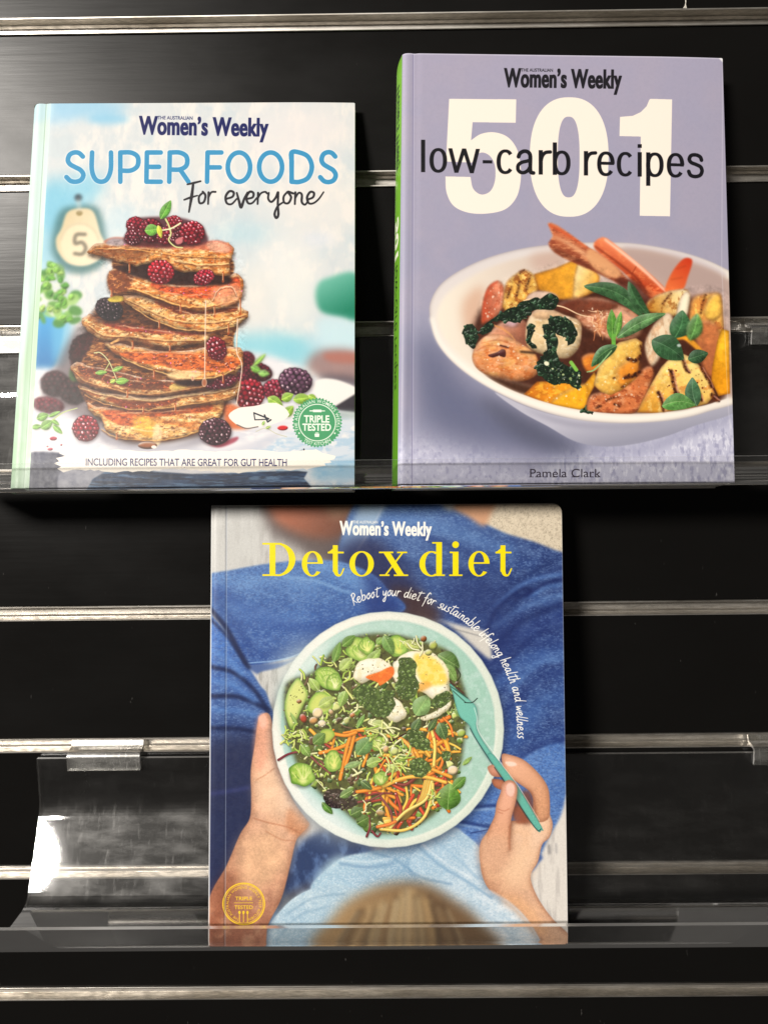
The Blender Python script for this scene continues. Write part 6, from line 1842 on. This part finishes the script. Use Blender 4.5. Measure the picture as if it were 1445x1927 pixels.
def make_book(name, label, org, eul, uv4, cv, thick, back_col, spine_mat, roll=0.0, corners=(0, 0, 0, 0), edge_col=(0.8, 0.78, 0.74, 1),
              crease=None, rough=0.38):
    """uv4: front cover corners TL, TR, BR, BL in mm on the cover plane; roll: sideways shift of the back cover"""
    root = empty(name, org)
    lean, yaw, inpl = (R(a) for a in eul)
    root.rotation_euler = (Matrix.Rotation(yaw, 3, 'Z') @ Matrix.Rotation(lean, 3, 'X') @ Matrix.Rotation(inpl, 3, 'Y')).to_euler()
    tag(root, label, 'book', None)
    TL, TR, BR, BL = [np.array(q) / 1000.0 for q in uv4]
    m_cov = cover_mat(name + '_print', cv, rough)
    m_edge = principled(name + '_card_edge', edge_col, 0.7)[0]
    m_back = principled(name + '_back', back_col, 0.4)[0]

    def pos(s, t):      # s, t in 0..1 from bottom left
        return (BL * (1 - s) + BR * s) * (1 - t) + (TL * (1 - s) + TR * s) * t

    W = np.linalg.norm(BR - BL)
    H = np.linalg.norm(TL - BL)
    nx, ny = 48, 60

    def slab(nm, y_front, y_back, shift, mats, uv_on, par, bend=True):
        V, UV = [], []
        S = np.linspace(0, 1, nx + 1)
        T = np.linspace(0, 1, ny + 1)
        # denser samples near the borders so that the rounded corners stay round
        S = 0.5 - 0.5 * np.cos(S * math.pi)
        T = 0.5 - 0.5 * np.cos(T * math.pi)
        for side in (0, 1):
            for t in T:
                for s in S:
                    x, z = s * W, t * H
                    ss, tt = s, t
                    for ci, (cx, cz) in enumerate(((0, H), (W, H), (W, 0), (0, 0))):
                        r = corners[ci]
                        if r <= 0:
                            continue
                        ax, az = abs(x - cx), abs(z - cz)
                        if ax < r and az < r:
                            dx, dz = r - ax, r - az
                            m = max(dx, dz)
                            d = math.hypot(dx, dz)
                            if d > 1e-9:
                                k = m / d
                                nxx, nzz = r - dx * k, r - dz * k
                                ss = nxx / W if cx == 0 else 1 - nxx / W
                                tt = nzz / H if cz == 0 else 1 - nzz / H
                    p = pos(ss, tt)
                    yy = y_front if side == 0 else y_back
                    if bend:
                        e = max(0.0, 1 - ss * W / 0.0035)
                        yy += 0.0016 * e * e
                        e2 = max(0.0, 1 - (1 - ss) * W / 0.05)
                        yy += 0.0008 * e2 * e2
                        if crease is not None:
                            cc = crease[0] * tt + crease[1] * (1 - tt)
                            yy += 0.00045 * math.exp(-((ss * W - cc) / 0.0007) ** 2)
                    V.append((p[0] + shift, yy, p[1]))
                    UV.append(((p[0] - cv.u0) / cv.du, (p[1] - cv.v0) / cv.dv))
        F, MI = [], []
        n1 = (nx + 1) * (ny + 1)
        ix = lambda sd, j, i: sd * n1 + j * (nx + 1) + i
        for j in range(ny):
            for i in range(nx):
                F.append((ix(0, j, i), ix(0, j, i + 1), ix(0, j + 1, i + 1), ix(0, j + 1, i)))
                MI.append(0)
                F.append((ix(1, j, i), ix(1, j + 1, i), ix(1, j + 1, i + 1), ix(1, j, i + 1)))
                MI.append(1)
        for i in range(nx):
            F.append((ix(0, 0, i), ix(1, 0, i), ix(1, 0, i + 1), ix(0, 0, i + 1)))
            F.append((ix(0, ny, i), ix(0, ny, i + 1), ix(1, ny, i + 1), ix(1, ny, i)))
        for j in range(ny):
            F.append((ix(0, j, 0), ix(0, j + 1, 0), ix(1, j + 1, 0), ix(1, j, 0)))
            F.append((ix(0, j, nx), ix(1, j, nx), ix(1, j + 1, nx), ix(0, j + 1, nx)))
        MI += [1] * (2 * nx + 2 * ny)
        return mesh_obj(nm, V, F, mats, par, MI, smooth=True, uvs=UV)

    f = slab('front_cover', 0.0, 0.0004, 0, [m_cov, m_edge], True, root)
    slab('back_cover', thick - 0.0004, thick, roll, [m_edge, m_back], False, root, bend=False)
    # page block, a leaned prism between the covers
    V = []
    ins = 0.0018
    for yy, sh in ((0.0024, 0.0), (thick - 0.0006, roll)):
        for (s, t) in ((0, 0), (1, 0), (1, 1), (0, 1)):
            p = pos(s, t)
            V.append((p[0] + sh + (0.0012 if s == 0 else -ins), yy, p[1] + (0.0006 if t == 0 else -0.0012)))
    mesh_obj('page_block', V, [(0, 1, 2, 3), (7, 6, 5, 4), (0, 4, 5, 1), (1, 5, 6, 2), (2, 6, 7, 3), (3, 7, 4, 0)], [M_PAGE], root)
    # spine: slightly bulged strip from front to back cover
    ns, nt_ = 10, 30
    V, UV = [], []
    for side in (0, 1):
        for j in range(nt_ + 1):
            for i in range(ns + 1):
                t, q = j / nt_, i / ns
                p = pos(0, t)
                bul = -0.0008 * math.sin(math.pi * q)
                V.append((p[0] + roll * q + bul + (0.0006 if side else 0.0), 0.0016 + (thick - 0.0016) * q, p[1]))
                UV.append((q, t))
    n1 = (ns + 1) * (nt_ + 1)
    F = []
    for j in range(nt_):
        for i in range(ns):
            a = j * (ns + 1) + i
            F.append((a, a + ns + 1, a + ns + 2, a + 1))
            F.append((n1 + a, n1 + a + 1, n1 + a + ns + 2, n1 + a + ns + 1))
    for i in range(ns):
        a, c = i, nt_ * (ns + 1) + i
        F.append((a, a + 1, n1 + a + 1, n1 + a))
        F.append((c, n1 + c, n1 + c + 1, c + 1))
    mesh_obj('spine', V, F, [spine_mat], root, smooth=True, uvs=UV)
    return root


M_SP1 = principled('mint_spine', lin((178, 208, 180)), 0.4)[0]
M_SP3 = principled('white_spine', (0.75, 0.74, 0.72, 1), 0.4)[0]
M_SP2, nt, b = principled('green_spine', lin((104, 168, 40)), 0.4)
if 'SPINE_CV' in globals():
    M_SP2 = cover_mat('green_spine_print', SPINE_CV)

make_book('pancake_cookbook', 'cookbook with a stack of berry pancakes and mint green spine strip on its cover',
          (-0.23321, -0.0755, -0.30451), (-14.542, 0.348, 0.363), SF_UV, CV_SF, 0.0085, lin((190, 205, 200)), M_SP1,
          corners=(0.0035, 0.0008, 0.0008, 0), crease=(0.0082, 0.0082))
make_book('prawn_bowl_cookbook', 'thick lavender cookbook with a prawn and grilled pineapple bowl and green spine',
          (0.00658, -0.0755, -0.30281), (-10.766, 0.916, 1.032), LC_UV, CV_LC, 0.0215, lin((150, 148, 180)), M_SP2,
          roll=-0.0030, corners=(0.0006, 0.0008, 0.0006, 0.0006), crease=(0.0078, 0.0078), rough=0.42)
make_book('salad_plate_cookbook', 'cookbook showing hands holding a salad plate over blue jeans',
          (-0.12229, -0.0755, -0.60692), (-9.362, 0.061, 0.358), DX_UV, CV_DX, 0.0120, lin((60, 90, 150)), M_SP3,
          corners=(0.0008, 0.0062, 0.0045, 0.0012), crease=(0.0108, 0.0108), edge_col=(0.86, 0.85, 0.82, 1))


# ------------------------------------------------------------------ small traces of use on the wall
M_LINT = principled('lint', (0.55, 0.52, 0.46, 1), 0.9)[0]


def tuft(name, label, loc, segs, rad):
    V, F = [], []
    for (a, b_) in segs:
        a, b_ = Vector(a), Vector(b_)
        d = (b_ - a).normalized()
        u = d.orthogonal().normalized()
        w = d.cross(u)
        k = len(V)
        for p, r_ in ((a, rad), (b_, rad * 0.6)):
            for t in range(5):
                V.append(p + (u * math.cos(t * 1.2566) + w * math.sin(t * 1.2566)) * r_)
        F += [(k + t, k + (t + 1) % 5, k + 5 + (t + 1) % 5, k + 5 + t) for t in range(5)]
        F += [tuple(k + 4 - t for t in range(5)), tuple(k + 5 + t for t in range(5))]
    o = mesh_obj(name, V, F, [M_LINT])
    o.location = loc
    tag(o, label, 'lint')
    return o


tuft('lint_tuft', 'tiny pale lint tuft standing on the topmost aluminium rail', (0.1990, -0.0014, 0.0052),
     [((0, 0, 0), (0.0004, -0.0004, 0.0034)), ((0.0004, -0.0004, 0.0034), (0.0002, -0.0003, 0.0062)), ((-0.0008, 0, 0), (0.0006, -0.0003, 0.0018)), ((0.001, 0, 0), (0.0002, -0.0005, 0.0022))], 0.00042)
